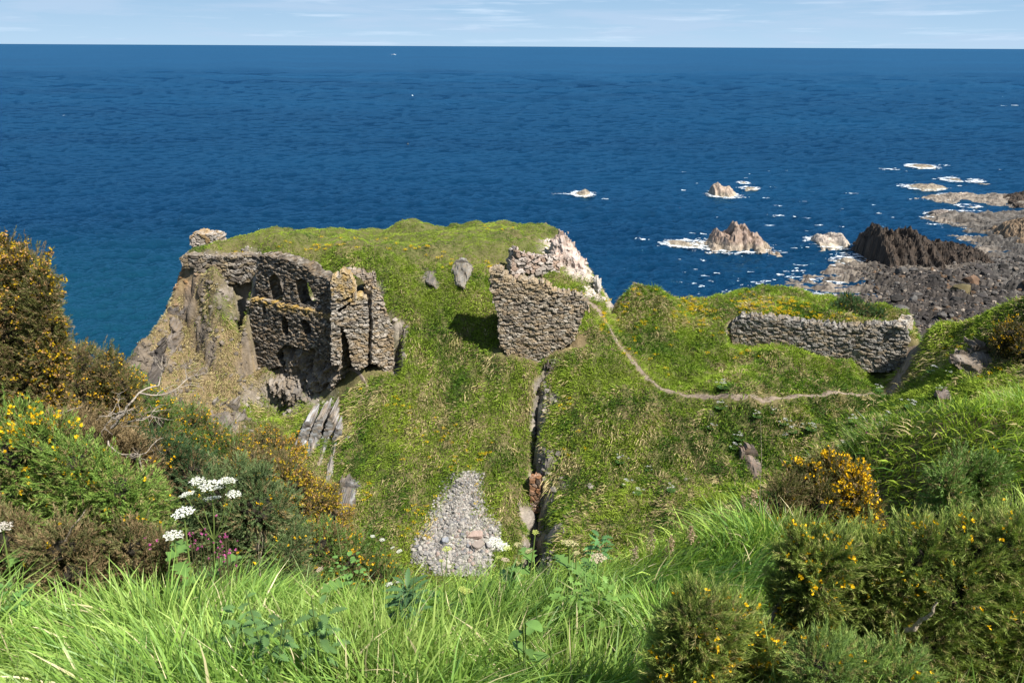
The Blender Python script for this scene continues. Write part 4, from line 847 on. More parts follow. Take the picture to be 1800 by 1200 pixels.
slab(842, 960, (1.15, .5, .4), .95, (.35, .1), 'brown grey block lying diagonally just below the pinkish block', (.22,.185,.16))
slab(862, 960, (.55, .45, .3), .4, (.3, .1), 'small grey block at the right edge of the scree', (.24,.225,.215))
slab(783, 952, (.42, .36, .3), .2, (.3, 0), 'blue grey cube shaped stone in the middle of the scree', (.22,.23,.25))

# ------------------------------------------------------------------ bare rock outcrops in the slope
def outcrop(label, px, py, wpx, hpx, pat='crag', cols=None, rot=0.0, seed=0, proud=.35, poly=None, name='rock_outcrop', ragged=.12, amp=.35, tilt=.25, light=None):
    h = hit(px, py); D = h[1] - .12
    aL = (px - wpx / 2, D + rot); aR = (px + wpx / 2, D - rot)
    if poly is None:
        poly = []
        for k in range(14):
            a = 2 * math.pi * k / 14; r = 1 + .28 * (hash2(k, seed) - .5) * 2
            poly.append((px + math.cos(a) * wpx / 2 * r, py - math.sin(a) * hpx / 2 * r))
    nr = vplane(aL, aR); zc = on_plane(px, py + hpx / 2, nr)[1]; zt = on_plane(px, py - hpx / 2, nr)[1]
    # lean the face back with the slope it sits in
    hb = hit(px, py + hpx * .45); ht = hit(px, py - hpx * .45); hb = h if hb is None else hb; ht = hb + np.array([0, .5, 1.0]) if ht is None or ht[1] > hb[1] + 8 else ht; lean = (ht[1] - hb[1]) / max(ht[2] - hb[2], .3); lean = min(max(lean, 0), 1.6)
    hw = max(abs(zt - zc) / 2, .4)
    f = (lambda u, v: pat_slate(u, v, amp, seed, tilt)) if pat == 'slate' else (lambda u, v: pat_crag(u, v, amp, seed, 1.3))
    # depth profile written so the middle of the face touches the turf at the chosen spot
    zm = hit(px, py)[2]
    ppl = [np.array(on_plane(a, b, nr)) for a, b in poly]
    me, _ = wall_mesh(name, aL, aR, poly, .9, f, .07, colfn=stonecol(*(cols or ((.20,.18,.16),(.42,.38,.34),(.28,.2,.13),.25))), ragged=ragged, seed=seed, mat=M_ROCK, push=proud, bulge=lambda u, v: -lean * (v - zm) - .75 * (1 - sstep(-.1, .55, sdist(u, v, ppl))), layers=3)
    return thing_from(name, label, 'rock outcrop', [('rock', me, None)])
GREY = ((.20,.19,.18),(.42,.40,.38),(.26,.2,.14),.2); SLATE = ((.20,.19,.185),(.44,.44,.45),(.24,.18,.12),.4); BRN = ((.16,.13,.11),(.30,.25,.22),(.24,.16,.11),.3)
outcrop('dark jagged outcrop in the slope between the two ruins, on the left of a pair', 760, 493, 52, 24, cols=((.14,.13,.12),(.34,.32,.30),(.2,.15,.1),.3), seed=501, ragged=.3, amp=.6, poly=[(734,488),(742,482),(760,484),(776,486),(790,500),(786,507),(768,506),(748,500)])
outcrop('rounded grey boulder outcrop in the slope just below the plateau', 810, 480, 38, 36, cols=((.18,.17,.15),(.42,.40,.37),(.26,.2,.13),.3), seed=502, proud=.2, amp=.6, poly=[(792,478),(800,465),(815,462),(829,470),(831,480),(822,490),(816,500),(806,498),(796,490)])
for k_, (lab, pl_) in enumerate([('tall splintered slate rib, leftmost of the pale ribs low on the headland', [(511,838),(516,790),(528,752),(536,748),(532,790),(526,836)]),
    ('broad pale grey slate rib, second from the left on the lower headland', [(532,838),(538,790),(548,748),(556,742),(553,790),(551,832),(543,842)]),
    ('slate rib streaked white with a fallen foot, third from the left', [(553,840),(558,800),(566,765),(572,738),(579,760),(574,800),(572,836),(563,844)]),
    ('short slate rib at the right of the group of pale ribs', [(577,832),(580,790),(586,760),(593,770),(590,810),(586,834)]),
    ('small pair of slate teeth uppermost in the group of ribs', [(571,752),(574,730),(584,722),(590,738),(586,756)]),
    ('lone slate splinter in straw coloured turf right of the ribs', [(598,810),(602,780),(608,778),(607,812)])]):
    xs_ = [p[0] for p in pl_]; ys_ = [p[1] for p in pl_]
    outcrop(lab, (min(xs_) + max(xs_)) / 2, (min(ys_) + max(ys_)) / 2, (max(xs_) - min(xs_)) * 1.45 + 6, max(ys_) - min(ys_), 'slate', ((.25,.245,.24),(.56,.56,.57),(.30,.22,.14),.35), seed=530 + k_, poly=[(2.0 * (a_ - xs_[0]) + xs_[0] - 4, b_) for a_, b_ in pl_] if False else [((a_ - (min(xs_) + max(xs_)) / 2) * 1.45 + (min(xs_) + max(xs_)) / 2, b_) for a_, b_ in pl_], amp=.22, tilt=.28, proud=.22, name='slate_rib', ragged=.06)
outcrop('dark hanging slate face right above the orange gorse', 606, 882, 42, 56, 'slate', ((.16,.155,.15),(.42,.41,.41),(.2,.16,.12),.2), seed=505, amp=.35, tilt=.2, proud=.35)
outcrop('loose pale rocks at the right foot of the broken turret', 700, 645, 34, 22, cols=((.36,.33,.29),(.56,.52,.47),(.3,.24,.16),.2), seed=506, proud=.3)
outcrop('brown weathered slab sunk in the grassy spur', 1328, 828, 42, 52, cols=BRN, seed=507, proud=.1)
outcrop('earthy broken rocks under gorse on the right hand hillside', 1735, 642, 90, 46, cols=((.14,.115,.09),(.32,.28,.24),(.2,.15,.1),.3), seed=508, proud=.1, ragged=.35)
outcrop('small red brown ledge beside the cleft in the middle slope', 942, 775, 22, 34, cols=((.22,.14,.10),(.34,.24,.18),(.1,.08,.06),.3), seed=509, proud=.25)
outcrop('fine pale stones heaped left of the masonry pillar', 912, 896, 16, 26, cols=((.38,.32,.28),(.54,.48,.43),(.3,.2,.15),.3), seed=510, proud=.15)
outcrop('dark broken rocks on the clifftop turf path above the near slope', 1672, 702, 36, 14, cols=BRN, seed=512, proud=.25)
outcrop('fissured dark cave face low on the seaward cliff', 268, 660, 36, 80, cols=((.07,.06,.055),(.2,.175,.155),(.12,.1,.08),.3), seed=513, proud=.2, ragged=.4, amp=.5)
outcrop('grey ribs of rock high on the seaward cliff', 305, 590, 34, 90, cols=((.16,.14,.125),(.32,.28,.25),(.2,.15,.1),.3), seed=514, proud=.05, ragged=.5, amp=.45)
outcrop('broken grey rock band on the lower seaward cliff', 390, 742, 70, 36, cols=((.17,.15,.135),(.34,.30,.27),(.2,.16,.1),.3), seed=515, proud=.1, ragged=.4)
outcrop('pinkish cliff face stepping down behind the jagged masonry', 1012, 462, 64, 92, cols=((.44,.37,.32),(.66,.58,.53),(.42,.27,.2),.3), seed=516, proud=.3, amp=.5, poly=[(972,500),(962,470),(968,430),(985,412),(998,418),(1012,440),(1030,462),(1040,485),(1050,505),(1040,520),(1015,505),(990,492)], ragged=.25)
outcrop('pale column of rock at the cliff edge where the path arrives', 1050, 512, 14, 42, cols=((.46,.43,.39),(.66,.62,.57),(.4,.3,.22),.2), seed=517, proud=.3)
outcrop('fractured undercut crag directly under the tall dark ruin', 520, 690, 120, 56, cols=((.13,.115,.10),(.38,.34,.30),(.26,.2,.13),.3), seed=520, proud=.25, amp=.8, ragged=.4, poly=[(462,672),(490,660),(520,664),(550,656),(578,664),(585,690),(574,706),(560,690),(548,712),(530,700),(512,706),(490,694),(470,690)])
outcrop('ribbed rock edge right of the dark cleft below the leaning wall', 966, 676, 14, 60, cols=((.12,.10,.09),(.30,.26,.23),(.2,.15,.1),.3), seed=521, proud=.15, amp=.5, ragged=.45)
outcrop('little dark hollow of stones right of the broken turret', 706, 566, 18, 10, cols=BRN, seed=518, proud=.1)

# ------------------------------------------------------------------ boats and buoys
def hull_boat(px, py, L, label, yaw=0.0, cabin=True):
    q = Pz(px, py); r = empty('boat', tuple(q), label, 'boat', None, yaw)
    n = 12; V = []; F = []
    for i in range(n + 1):
        t = i / n; x = (t - .5) * L; w = L * .16 * (1 - max(0, (t - .45) / .55) ** 2.2) + .01; sh = L * .07 + L * .06 * max(0, t - .4) ** 1.3
        V += [(x, -w, sh), (x, -w * .75, -.1), (x, 0, -.25), (x, w * .75, -.1), (x, w, sh), (x, 0, sh - L * .02)]
    for i in range(n):
        for k in range(6): a = i * 6 + k; b = i * 6 + (k + 1) % 6; F.append((a, b, b + 6, a + 6))
    F.append((0, 1, 2, 3)); F.append((0, 3, 4, 5))
    obj('hull', make_mesh('hull', V, [np.array(F)], M_PAINT, np.ones((len(V), 3)) * .8), r)
    if cabin:
        c = L; bv = [(-.12*c,-.1*c,.06*c),(.14*c,-.08*c,.06*c),(.14*c,.08*c,.06*c),(-.12*c,.1*c,.06*c),(-.11*c,-.085*c,.2*c),(.07*c,-.065*c,.2*c),(.07*c,.065*c,.2*c),(-.11*c,.085*c,.2*c)]
        obj('cabin', make_mesh('cabin', bv, [np.array([(0,1,5,4),(1,2,6,5),(2,3,7,6),(3,0,4,7),(4,5,6,7)])], M_PAINT, np.ones((8, 3)) * .75), r)
hull_boat(693, 96.5, 15, 'tiny white motor boat far out just below the horizon', .15)
hull_boat(1783, 186, 5.5, 'small white boat on the water near the right edge', 3.3, False)
def buoy(px, py, s, col, label):
    q = Pz(px, py); r = empty('buoy', tuple(q), label, 'buoy'); V, F = angular_stone(3, 3, (1, 1, .9), cuts=0)
    obj('float', make_mesh('float', V * s * .5 + np.array([0, 0, s * .2]), [F], M_PAINT, np.ones((len(V), 3)) * np.array(col), smooth=True), r)
    a = np.linspace(0, 2 * np.pi, 9)[:-1]; pv_ = np.concatenate([np.stack([np.cos(a) * .06 * s, np.sin(a) * .06 * s, np.full(8, z)], -1) for z in (s * .55, s * 1.1)])
    obj('post', make_mesh('post', pv_, [np.array([(i, (i + 1) % 8, 8 + (i + 1) % 8, 8 + i) for i in range(8)])], M_PAINT, np.ones((16, 3)) * np.array(col) * .8), r)
buoy(725, 169, 1.1, (.8,.8,.8), 'small white buoy in open water above the left ruin')
buoy(717, 254, .8, (.03,.03,.03), 'small dark buoy floating below the white one')
buoy(1195, 369, .55, (.5,.06,.03), 'little red buoy left of the craggy notched rock')
buoy(1762, 172, 1.0, (.8,.8,.8), 'white buoy up left of the small boat at the right edge')
buoy(8, 160, .9, (.75,.75,.75), 'white buoy at the far left edge of the sea')

# ------------------------------------------------------------------ broken rock lying in and sticking out of the bare cliff faces
g = np.random.default_rng(61)
cxw = (gx[:-1] + gx[1:]) / 2; w_ = rock[:-1, :-1] / np.maximum(TN[:-1, :-1, 2], .2) * (TDC[:-1, :-1] > -1.2) * (TY[:-1, :-1] > 38) * (TY[:-1, :-1] < 74) * (TX[:-1, :-1] < 12) + .5 * LEFT0[:-1, :-1] * (TDC[:-1, :-1] > -1)
w_ = w_ * (np.diff(gx)[None, :] < .5) * (np.diff(gy)[:, None] < .5) * np.clip(.5 + 1.2 * nzr[:-1, :-1], 0.02, 1); w_ = w_.ravel() / w_.sum()
k_ = g.choice(len(w_), 9000, p=w_); iy, ix_ = np.unravel_index(k_, (len(gy) - 1, len(gx) - 1)); nn_ = len(k_)
xx = gx[ix_] + g.random(nn_) * .2; yy = gy[iy] + g.random(nn_) * .2; zz = interp(TZd, xx, yy); sz = .07 + .26 * g.random(nn_) ** 3
base_c = interp(rc, xx, yy); stone_cloud('cliff_stones', np.stack([xx, yy, zz], -1), sz, base_c * g.uniform(.5, 1.25, (nn_, 1)), M_SCREE, 62, 'broken rock fragments bedded in the bare faces of the headland cliff', 'rock fragments')
# ------------------------------------------------------------------ near slope: long grass
turf('slope_grass', 130000, (-16, 34), (8.5, 38), .24, 9, 'rough grass on the near slope dropping into the gully', seed=5, wmul=.5, upr=.9, strawmul=.35)
turf('tussocks', 8500, (-20, 40), (40, 62), .44, 18, 'tall shaggy tussocks standing out of the turf', seed=8, wmul=.55, upr=.1, strawmul=.9)

def curved_blades(base, d0, bend, L, W, col, S=4, tipcol=None):
    """blades that arc over: d0 start direction, bend (n,3) added with t^2"""
    n = len(base); side = unit(np.cross(d0, rng.normal(size=(n, 3)))); ts = np.linspace(0, 1, S + 1); rows = []
    cols = []
    for i, t in enumerate(ts):
        c = base + d0 * (L * t)[:, None] + bend * (L * t * t)[:, None]
        w = W * (1 - t ** 2.2) * (.75 + .5 * min(t * 3, 1) * .5)
        if i < S: rows.append(np.stack([c - side * (w / 2)[:, None], c + side * (w / 2)[:, None]], 1))
        else: rows.append(c[:, None])
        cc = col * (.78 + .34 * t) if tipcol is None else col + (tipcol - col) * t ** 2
        cols.append(np.repeat(cc[:, None], 2 if i < S else 1, 1))
    V = np.concatenate(rows, 1); C = np.concatenate(cols, 1); K = 2 * S + 1; k = np.arange(n)[:, None] * K
    q = [np.concatenate([k + 2 * i, k + 2 * i + 1, k + 2 * i + 3, k + 2 * i + 2], 1) for i in range(S - 1)]
    t3 = np.concatenate([k + 2 * (S - 1), k + 2 * (S - 1) + 1, k + 2 * S], 1)
    return V.reshape(-1, 3), np.concatenate(q), t3, C.reshape(-1, 3)
def gz(x, y): return interp(TZd, x, y)
def near_grass(name, n, D0, D1, pw, L, W, S, label, seed, xr=(-.75, .75), pad=.6, mask=None, tone=1.0):
    g = np.random.default_rng(seed)
    # tufts first, then blades round each tuft
    nt_ = n // 9; y = D0 + (D1 - D0) * g.random(nt_) ** pw; x = (g.uniform(*xr, nt_)) * (y + 1.2) + g.normal(size=nt_) * pad
    if mask is not None: k = mask(x, y); x, y = x[k], y[k]
    cl = fbm(x * 1.1, y * 1.1, 0, 61, 3)
    k = g.random(len(x)) < .75 + .6 * cl; x, y, cl = x[k], y[k], cl[k]
    bi = np.repeat(np.arange(len(x)), 9); m = len(bi)
    r = .07 + .10 * g.random(m); a = g.uniform(0, 6.283, m)
    bx = x[bi] + np.cos(a) * r; by = y[bi] + np.sin(a) * r; bz = gz(bx, by) - .02
    # wind combs the blades in swirling patches
    wa = 2.2 * fbm(bx * .7, by * .7, 0, 63, 2) + .1
    lean = np.stack([np.sin(wa) * .22, -.10 + .3 * fbm(bx * .7, by * .7, 4, 65, 2), np.zeros(m)], -1)
    d0 = unit(np.stack([np.cos(a) * .28, np.sin(a) * .28, np.ones(m)], -1) + lean + g.normal(size=(m, 3)) * .14)
    bend = lean * 1.3 + g.normal(size=(m, 3)) * .2 * np.array([1, 1, .3]); bend[:, 2] -= .06 + .26 * g.random(m)
    Lb = L * (.4 + .85 * g.random(m)) * (1 + .35 * cl[bi]); Wb = W * (.35 + 1.25 * g.random(m) ** 1.6)
    c1 = np.array([.225, .365, .068]); c2 = np.array([.37, .48, .13]); c3 = np.array([.09, .19, .05]); c4 = np.array([.62, .54, .32])
    t = np.clip(.5 + .5 * fbm(bx * .6, by * .6, 0, 67, 3) + .35 * g.normal(size=m) * .6, 0, 1)[:, None]
    c = c3 + (c1 - c3) * np.clip(t * 2, 0, 1) + (c2 - c1) * np.clip(t * 2 - 1, 0, 1)
    c = c * tone * np.where(fbm(bx * .3, by * .3, 0, 69, 3) > .25, .62, 1.0)[:, None]; dead = g.random(m) < .05 + .12 * (np.atleast_1d(tone)[0] < .99); c[dead] = c4
    c = c * (.8 + .4 * g.random((m, 1)))
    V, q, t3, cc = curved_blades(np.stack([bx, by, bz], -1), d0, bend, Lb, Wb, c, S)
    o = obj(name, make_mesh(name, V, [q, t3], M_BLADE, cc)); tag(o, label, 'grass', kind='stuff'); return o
near_grass('long_grass', 165000, .9, 6.2, .75, .42, .0135, 4, 'lush long bright green grass in the foreground', 11, xr=(-1.3, 1.3))
near_grass('long_grass', 125000, 5.5, 14, .8, .44, .014, 3, 'long grass along the brow of the near slope', 12, xr=(-.05, 1.15), mask=lambda x, y: (x > -1 + (y - 5) * .3), tone=np.array([1.5, 1.35, 1.25]))  # brow blades painted brighter to stand in for sun the slope misses

near_grass('long_grass', 90000, 11, 30, .9, .42, .022, 3, 'long grass on the right hand hillside between brow and saddle', 13, xr=(.2, .8), mask=lambda x, y: (x > 3), tone=np.array([.95, .88, .9]))

# ------------------------------------------------------------------ gorse
def sprig_cloud(pts, ax, slen, nn, nlen, nwid, col, g, tipc=None, ang=.75):
    """needle covered shoots: pts, axes; nn needles each"""
    n = len(pts); bi = np.repeat(np.arange(n), nn); m = len(bi); t = np.tile(np.linspace(.05, 1, nn), n)
    A = ax[bi]; R1 = unit(np.cross(A, g.normal(size=(m, 3)))); sp = (1 - .65 * t)[:, None] * ang
    d = unit(A + R1 * sp * 1.5); p = pts[bi] + A * (slen[bi] * t)[:, None]
    s = unit(np.cross(d, g.normal(size=(m, 3)))) * (nwid * .5); L_ = nlen * (.7 + .6 * g.random(m))
    V = np.stack([p - s, p + s, p + d * L_[:, None]], 1).reshape(-1, 3)
    c = col[bi] * (.8 + .4 * g.random((m, 1))); c = c if tipc is None else c + (tipc - c) * (t ** 2 * .55)[:, None]
    return V, np.arange(m * 3).reshape(-1, 3), np.repeat(c, 3, 0)
def petals(pts, ax, size, col, g, npet=4):
    n = len(pts); bi = np.repeat(np.arange(n), npet); m = len(bi)
    d = unit(ax[bi] + g.normal(size=(m, 3)) * .8); s = unit(np.cross(d, g.normal(size=(m, 3)))); L_ = size * (.7 + .6 * g.random(m))[:, None]
    p = pts[bi]; V = np.stack([p, p + d * L_ * .6 + s * L_ * .38, p + d * L_, p + d * L_ * .6 - s * L_ * .38], 1).reshape(-1, 3)
    return V, np.arange(m * 4).reshape(-1, 4), np.repeat(col[bi] * (.85 + .3 * g.random((m, 1))), 4, 0)
def tube(pts, r0, r1, k=6):
    pts = np.asarray(pts, float); n = len(pts); tg = unit(np.gradient(pts, axis=0)); up = np.array([.3, .2, 1.0]); V = []; F = []
    for i in range(n):
        a = unit(np.cross(tg[i], up)[None])[0]; b = np.cross(tg[i], a); r = r0 + (r1 - r0) * i / (n - 1)
        for j in range(k): th = 2 * math.pi * j / k; V.append(pts[i] + (a * math.cos(th) + b * math.sin(th)) * r)
    for i in range(n - 1):
        for j in range(k): F.append((i * k + j, i * k + (j + 1) % k, (i + 1) * k + (j + 1) % k, (i + 1) * k + j))
    return np.array(V), np.array(F)
def join(ms):
    Vs = []; Fs = []; off = 0
    for V, F in ms: Vs.append(V); Fs.append(np.asarray(F) + off); off += len(V)
    return np.concatenate(Vs), np.concatenate(Fs)
GREEN = np.array([.095, .16, .035]); FRESH = np.array([.15, .26, .045]); OLIVE = np.array([.12, .125, .035]); BROWN = np.array([.235, .17, .085]); DEEP = np.array([.045, .085, .03])
YEL = np.array([.80, .50, .012]); ORG = np.array([.60, .36, .02]); FADED = np.array([.42, .25, .10])
def gorse(label, lobes, D, col, yellow, seed, ycol=YEL, dens=520, slen=.09, nn=12, nlen=.032, nwid=.0075, brown=.1, name='gorse_bush', fsize=.026, tip=None, ground=True, faded=0.0, stem=True, fmul=1.0):
    """lobes: (px, py, radius px[, own depth]) of the clumps the bush is made of"""
    g = np.random.default_rng(seed); S = []
    for lb in lobes:
        px, py, rp = lb[:3]; Dl = lb[3] if len(lb) > 3 else D + g.uniform(-.06, .06) * D * .5
        c = P(px, py, Dl); dist = np.linalg.norm(c - np.array([0, 0, CAMZ])); r = rp / FPX * dist * .88
        S.append((c, r))
        if ground:
            zg = float(gz(np.array([c[0]]), np.array([c[1]]))[0]); cz = c[2]
            c2 = c.copy(); k_ = 0
            while c2[2] - r * .9 > zg and k_ < 5:
                c2 = c2 + np.array([g.normal() * r * .25, g.normal() * r * .2 - .05 * r, -r * .95]); S.append((c2.copy(), r * .95)); k_ += 1
    pts = []; ax = []; kind = []; core = []
    cv_, cf_ = angular_stone(3, 2, (1, 1, .92), cuts=0)
    for i, (c, r) in enumerate(S):
        # every clump is itself a cluster of smaller domes round a solid twig-mass core, added to block light and painted near-black as inner shade
        ns = 15; sv = unit(g.normal(size=(ns, 3))); sv[:, 2] = np.abs(sv[:, 2]) * np.where(g.random(ns) < .8, 1, -1) ; sv = unit(sv)
        sc = c + sv * (r * g.uniform(.38, 1.0, (ns, 1))); sr_ = r * g.uniform(.20, .46, ns)
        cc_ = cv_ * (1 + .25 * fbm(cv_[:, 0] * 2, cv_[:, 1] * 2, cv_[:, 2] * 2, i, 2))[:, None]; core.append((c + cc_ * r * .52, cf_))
        n = int(dens * 4 * math.pi * r * r * (.22 if D < 4 else .42)) + 4; v = unit(g.normal(size=(n, 3))); pts.append(c + v * (r * g.uniform(.62, .80, (n, 1)))); ax.append(unit(v + g.normal(size=(n, 3)) * .4 + np.array([0, 0, .3]))); kind.append(np.where(g.random(n) < .4, .95, .85))
        nl_ = 22; v = unit(g.normal(size=(nl_, 3)) + np.array([0, -.2, .9]))     # leader shoots standing clear of the mass
        for q_ in range(nl_):
            if v[q_, 2] < 0: continue
            m_ = int(5 if D > 4 else 9); t_ = np.linspace(.75, 1.10 + .42 * g.random(), m_)[:, None]; dv = v[q_] + np.array([0, 0, .25]) * (t_ - .75)
            pts.append(c + dv * t_ * r + g.normal(size=(m_, 3)) * .008); ax.append(np.repeat(unit((v[q_] + np.array([0, 0, .4]))[None]), m_, 0)); kind.append(np.full(m_, .3))
        for s_i in range(ns):
            rr = sr_[s_i]; n = int(dens * 4 * math.pi * rr * rr * .8) + 4; v = unit(g.normal(size=(n, 3)) + sv[s_i] * .5)
            lay = g.random(n); p = sc[s_i] + v * (rr * np.where(lay < .8, .9 + .15 * g.random(n), .6))[:, None]
            ok = v[:, 2] > -.6
            ok &= np.linalg.norm(p - c, axis=1) > r * .62
            for j in range(ns):
                if j != s_i: ok &= (np.linalg.norm(p - sc[j], axis=1) > sr_[j] * .85)
            for j, (c2, r2) in enumerate(S):
                if j != i: ok &= (np.linalg.norm((p - c2), axis=1) > r2 * .62)
            pts.append(p[ok]); ax.append(unit(v[ok] * 1.0 + sv[s_i] * .3 + np.array([0, 0, .35]) + g.normal(size=(int(ok.sum()), 3)) * .28)); kind.append(lay[ok])
    p = np.concatenate(pts); a = np.concatenate(ax); lay = np.concatenate(kind); n = len(p)
    n1 = fbm(p[:, 0] * 1.3, p[:, 1] * 1.3, p[:, 2] * 1.3, seed % 40 + 3, 3)
    c = np.array(col) * (1 + .35 * n1)[:, None]; c = c * (.8 + .4 * g.random((n, 1)))
    br = (g.random(n) < brown + .25 * np.clip(n1, 0, 1)) | (lay > .9); c[br] = BROWN * (.7 + .5 * g.random((int(br.sum()), 1)))
    V, F, C = sprig_cloud(p, a, slen * (.6 + .7 * g.random(n)), nn, nlen, nwid, c, g, tip)
    base = np.array([S[0][0][0], S[0][0][1], float(gz(np.array([S[0][0][0]]), np.array([S[0][0][1]]))[0])])
    root = empty(name, tuple(base), label, 'gorse bush' if name == 'gorse_bush' else 'bush')
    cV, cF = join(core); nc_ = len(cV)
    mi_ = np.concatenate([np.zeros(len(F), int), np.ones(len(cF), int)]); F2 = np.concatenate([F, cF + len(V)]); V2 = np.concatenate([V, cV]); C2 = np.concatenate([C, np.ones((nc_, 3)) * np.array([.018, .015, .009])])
    obj('foliage', make_mesh('foliage', V2 - base, [F2], None, C2, mats=[M_GORSE, M_ROCK], midx=mi_), root)
    n2 = fbm(p[:, 0] * .9 + 7, p[:, 1] * .9, p[:, 2] * .9, seed % 30 + 11, 2)
    fm = (lay < .8) & (g.random(n) < yellow * (1 + 1.3 * n2)) & ~br
    if fm.sum() > 3:
        q = p[fm] + a[fm] * (slen * .5); n3 = len(q); rep = max(1, int(5 * fmul)) if yellow > .2 else max(1, int(2 * fmul)); q = np.repeat(q, rep, 0) + g.normal(size=(n3 * rep, 3)) * slen * .22; aa = np.repeat(a[fm], rep, 0)
        fc = np.ones((len(q), 3)) * ycol; fd_ = g.random(len(q)) < faded; fc[fd_] = FADED
        V, F, C = petals(q, aa, fsize, fc, g); obj('flowers', make_mesh('flowers', V - base, [F], M_PETAL, C), root)
    if stem:
        ms = []
        for k in range(min(5, len(lobes))):
            c = S[k][0]; b0 = base + g.normal(size=3) * .12 * np.array([1, 1, 0]) ; mid = (b0 + c) / 2 + g.normal(size=3) * .12
            t = np.linspace(0, 1, 9)[:, None]; line = b0 * (1 - t) ** 2 + 2 * mid * t * (1 - t) + c * t * t; line[0, 2] -= .1
            ms.append(tube(line, .022, .008))
        V, F = join(ms); obj('stems', make_mesh('stems', V - base, [F], M_WOOD, np.ones((len(V), 3)) * np.array([.17, .13, .10]), smooth=True), root)
    return root
gorse('tall gorse thick with yellow bloom at the left edge, standing against the sea', [(5,452,28),(52,478,30),(78,500,20),(18,548,44),(66,540,24),(12,610,52),(88,618,28),(-30,500,50)], 9.0, OLIVE, .25, 601, YEL*np.array([.66,.70,1]), brown=.3, faded=.45)
gorse('gorse with olive and brown tufts below the tall yellow one', [(130,642,38),(168,662,38),(60,690,70),(195,655,28),(120,730,58),(-10,700,60)], 9.6, OLIVE, .20, 602, ORG, brown=.34, faded=.3)
gorse('dull green gorse mound with its top against the foot of the seaward cliff', [(212,690,40),(245,706,32),(232,745,48),(275,745,34),(180,760,50),(310,770,30)], 11.0, GREEN*1.05, .13, 603)
gorse('gorse at the far left with large yellow flowers among fresh green shoots', [(30,800,62),(85,790,48),(10,870,60),(60,870,50),(-40,830,60)], 6.0, FRESH*.7, .12, 604, fsize=.03, tip=np.array([.22,.3,.06]), slen=.09, nlen=.03)
gorse('bright green feathery gorse tuft left of the white hogweed flowers', [(150,862,50),(205,862,48),(245,895,42),(175,905,45),(130,820,40)], 5.8, FRESH*.72, .015, 605, tip=np.array([.26,.34,.07]), slen=.10, nlen=.032, brown=.05)
gorse('dead brown gorse patch on the left slope under the bare branch', [(125,762,36),(165,775,34),(205,790,34),(90,775,30),(240,800,28)], 7.5, BROWN*.95, .02, 606, brown=.7)
gorse('dead twiggy brown gorse skirt along the top of the foreground grass', [(50,965,38),(110,970,44),(175,965,42),(235,962,34),(10,950,45),(290,968,24)], 5.3, np.array([.16,.16,.06]), .01, 607, brown=.5, slen=.08, nlen=.03)
gorse('dark green dense gorse in the middle of the left slope', [(235,815,46),(285,810,50),(335,832,44),(300,860,50),(255,860,40)], 8.0, DEEP*1.15, .03, 608)
gorse('big soft mid green gorse mound beside the tall hogweed', [(415,870,50),(455,900,60),(400,925,55),(480,950,48),(430,965,45),(505,975,35),(375,880,40)], 6.8, np.array([.085,.13,.045]), .012, 609, tip=np.array([.17,.23,.09]), brown=.08)
gorse('gorse glowing with orange yellow flowers along the edge of the gully', [(440,815,36),(475,835,40),(515,858,42),(550,885,40),(580,912,34),(520,905,40),(455,855,34),(590,945,26)], 11.5, OLIVE, .34, 610, ORG*np.array([.8,1,1]), brown=.35, faded=.4)
gorse('grey green gorse under the cliff, left of the orange flowered one', [(330,745,30),(375,775,38),(325,785,40),(410,800,38),(380,825,40),(290,735,24)], 11.5, GREEN*1.1, .12, 611, ORG, brown=.22)
gorse('straggling gorse at the right end of the left thicket with a few orange flowers', [(560,965,46),(615,985,40),(595,1015,38),(660,1010,30),(530,990,38),(690,1020,22)], 8.0, GREEN*1.15, .09, 612, ORG, brown=.15)
gorse('olive gorse with orange tips hanging above the dark slate face', [(470,780,26),(500,800,30),(435,790,26)], 13.0, OLIVE, .4, 613, ORG, brown=.25, faded=.3)
gorse('leggy gorse bright with yellow flowers on the brow right of centre', [(1380,868,26),(1405,845,22),(1432,858,30),(1455,828,22),(1478,842,26),(1500,858,24),(1440,885,30),(1395,890,24),(1515,885,16)], 7.6, OLIVE*.9, .26, 614, YEL, brown=.28, nlen=.03, slen=.12)
gorse('round green gorse on the right brow with hardly a flower', [(1690,835,32),(1730,842,28),(1660,848,24)], 6.2, GREEN*1.25, .01, 615, tip=np.array([.16,.24,.06]), brown=.1)
gorse('large dark gorse with scattered yellow flowers in the right foreground', [(1408,975,26),(1455,992,36),(1530,995,42),(1612,985,46),(1700,972,42),(1770,962,42),(1830,975,46),(1490,1035,52),(1570,1045,66),(1665,1045,74),(1765,1040,78),(1620,1115,66),(1710,1130,76),(1800,1130,70),(1540,1110,50)], 3.5, np.array([.07,.115,.020]), .03, 616, YEL, dens=1000, slen=.105, nn=20, nlen=.027, nwid=.0034, brown=.14, fsize=.017, tip=np.array([.42,.50,.11]), fmul=1.5)
gorse('low gorse cushion in the foreground just left of the large dark one', [(1220,1092,34),(1262,1100,40),(1300,1125,38),(1240,1140,42),(1198,1130,30),(1335,1165,36),(1285,1165,42)], 3.0, np.array([.07,.115,.020]), .03, 617, YEL, dens=1150, slen=.09, nn=20, nlen=.024, nwid=.0032, brown=.16, fsize=.016, tip=np.array([.42,.50,.11]), fmul=1.5)
gorse('gorse shoots rising at the bottom edge under the large dark bush', [(1440,1180,44),(1500,1195,48),(1570,1200,44)], 2.7, np.array([.11,.19,.05]), .02, 618, YEL, dens=1700, slen=.06, nn=16, nlen=.023, nwid=.003, brown=.12, fsize=.015, tip=np.array([.36,.46,.10]))
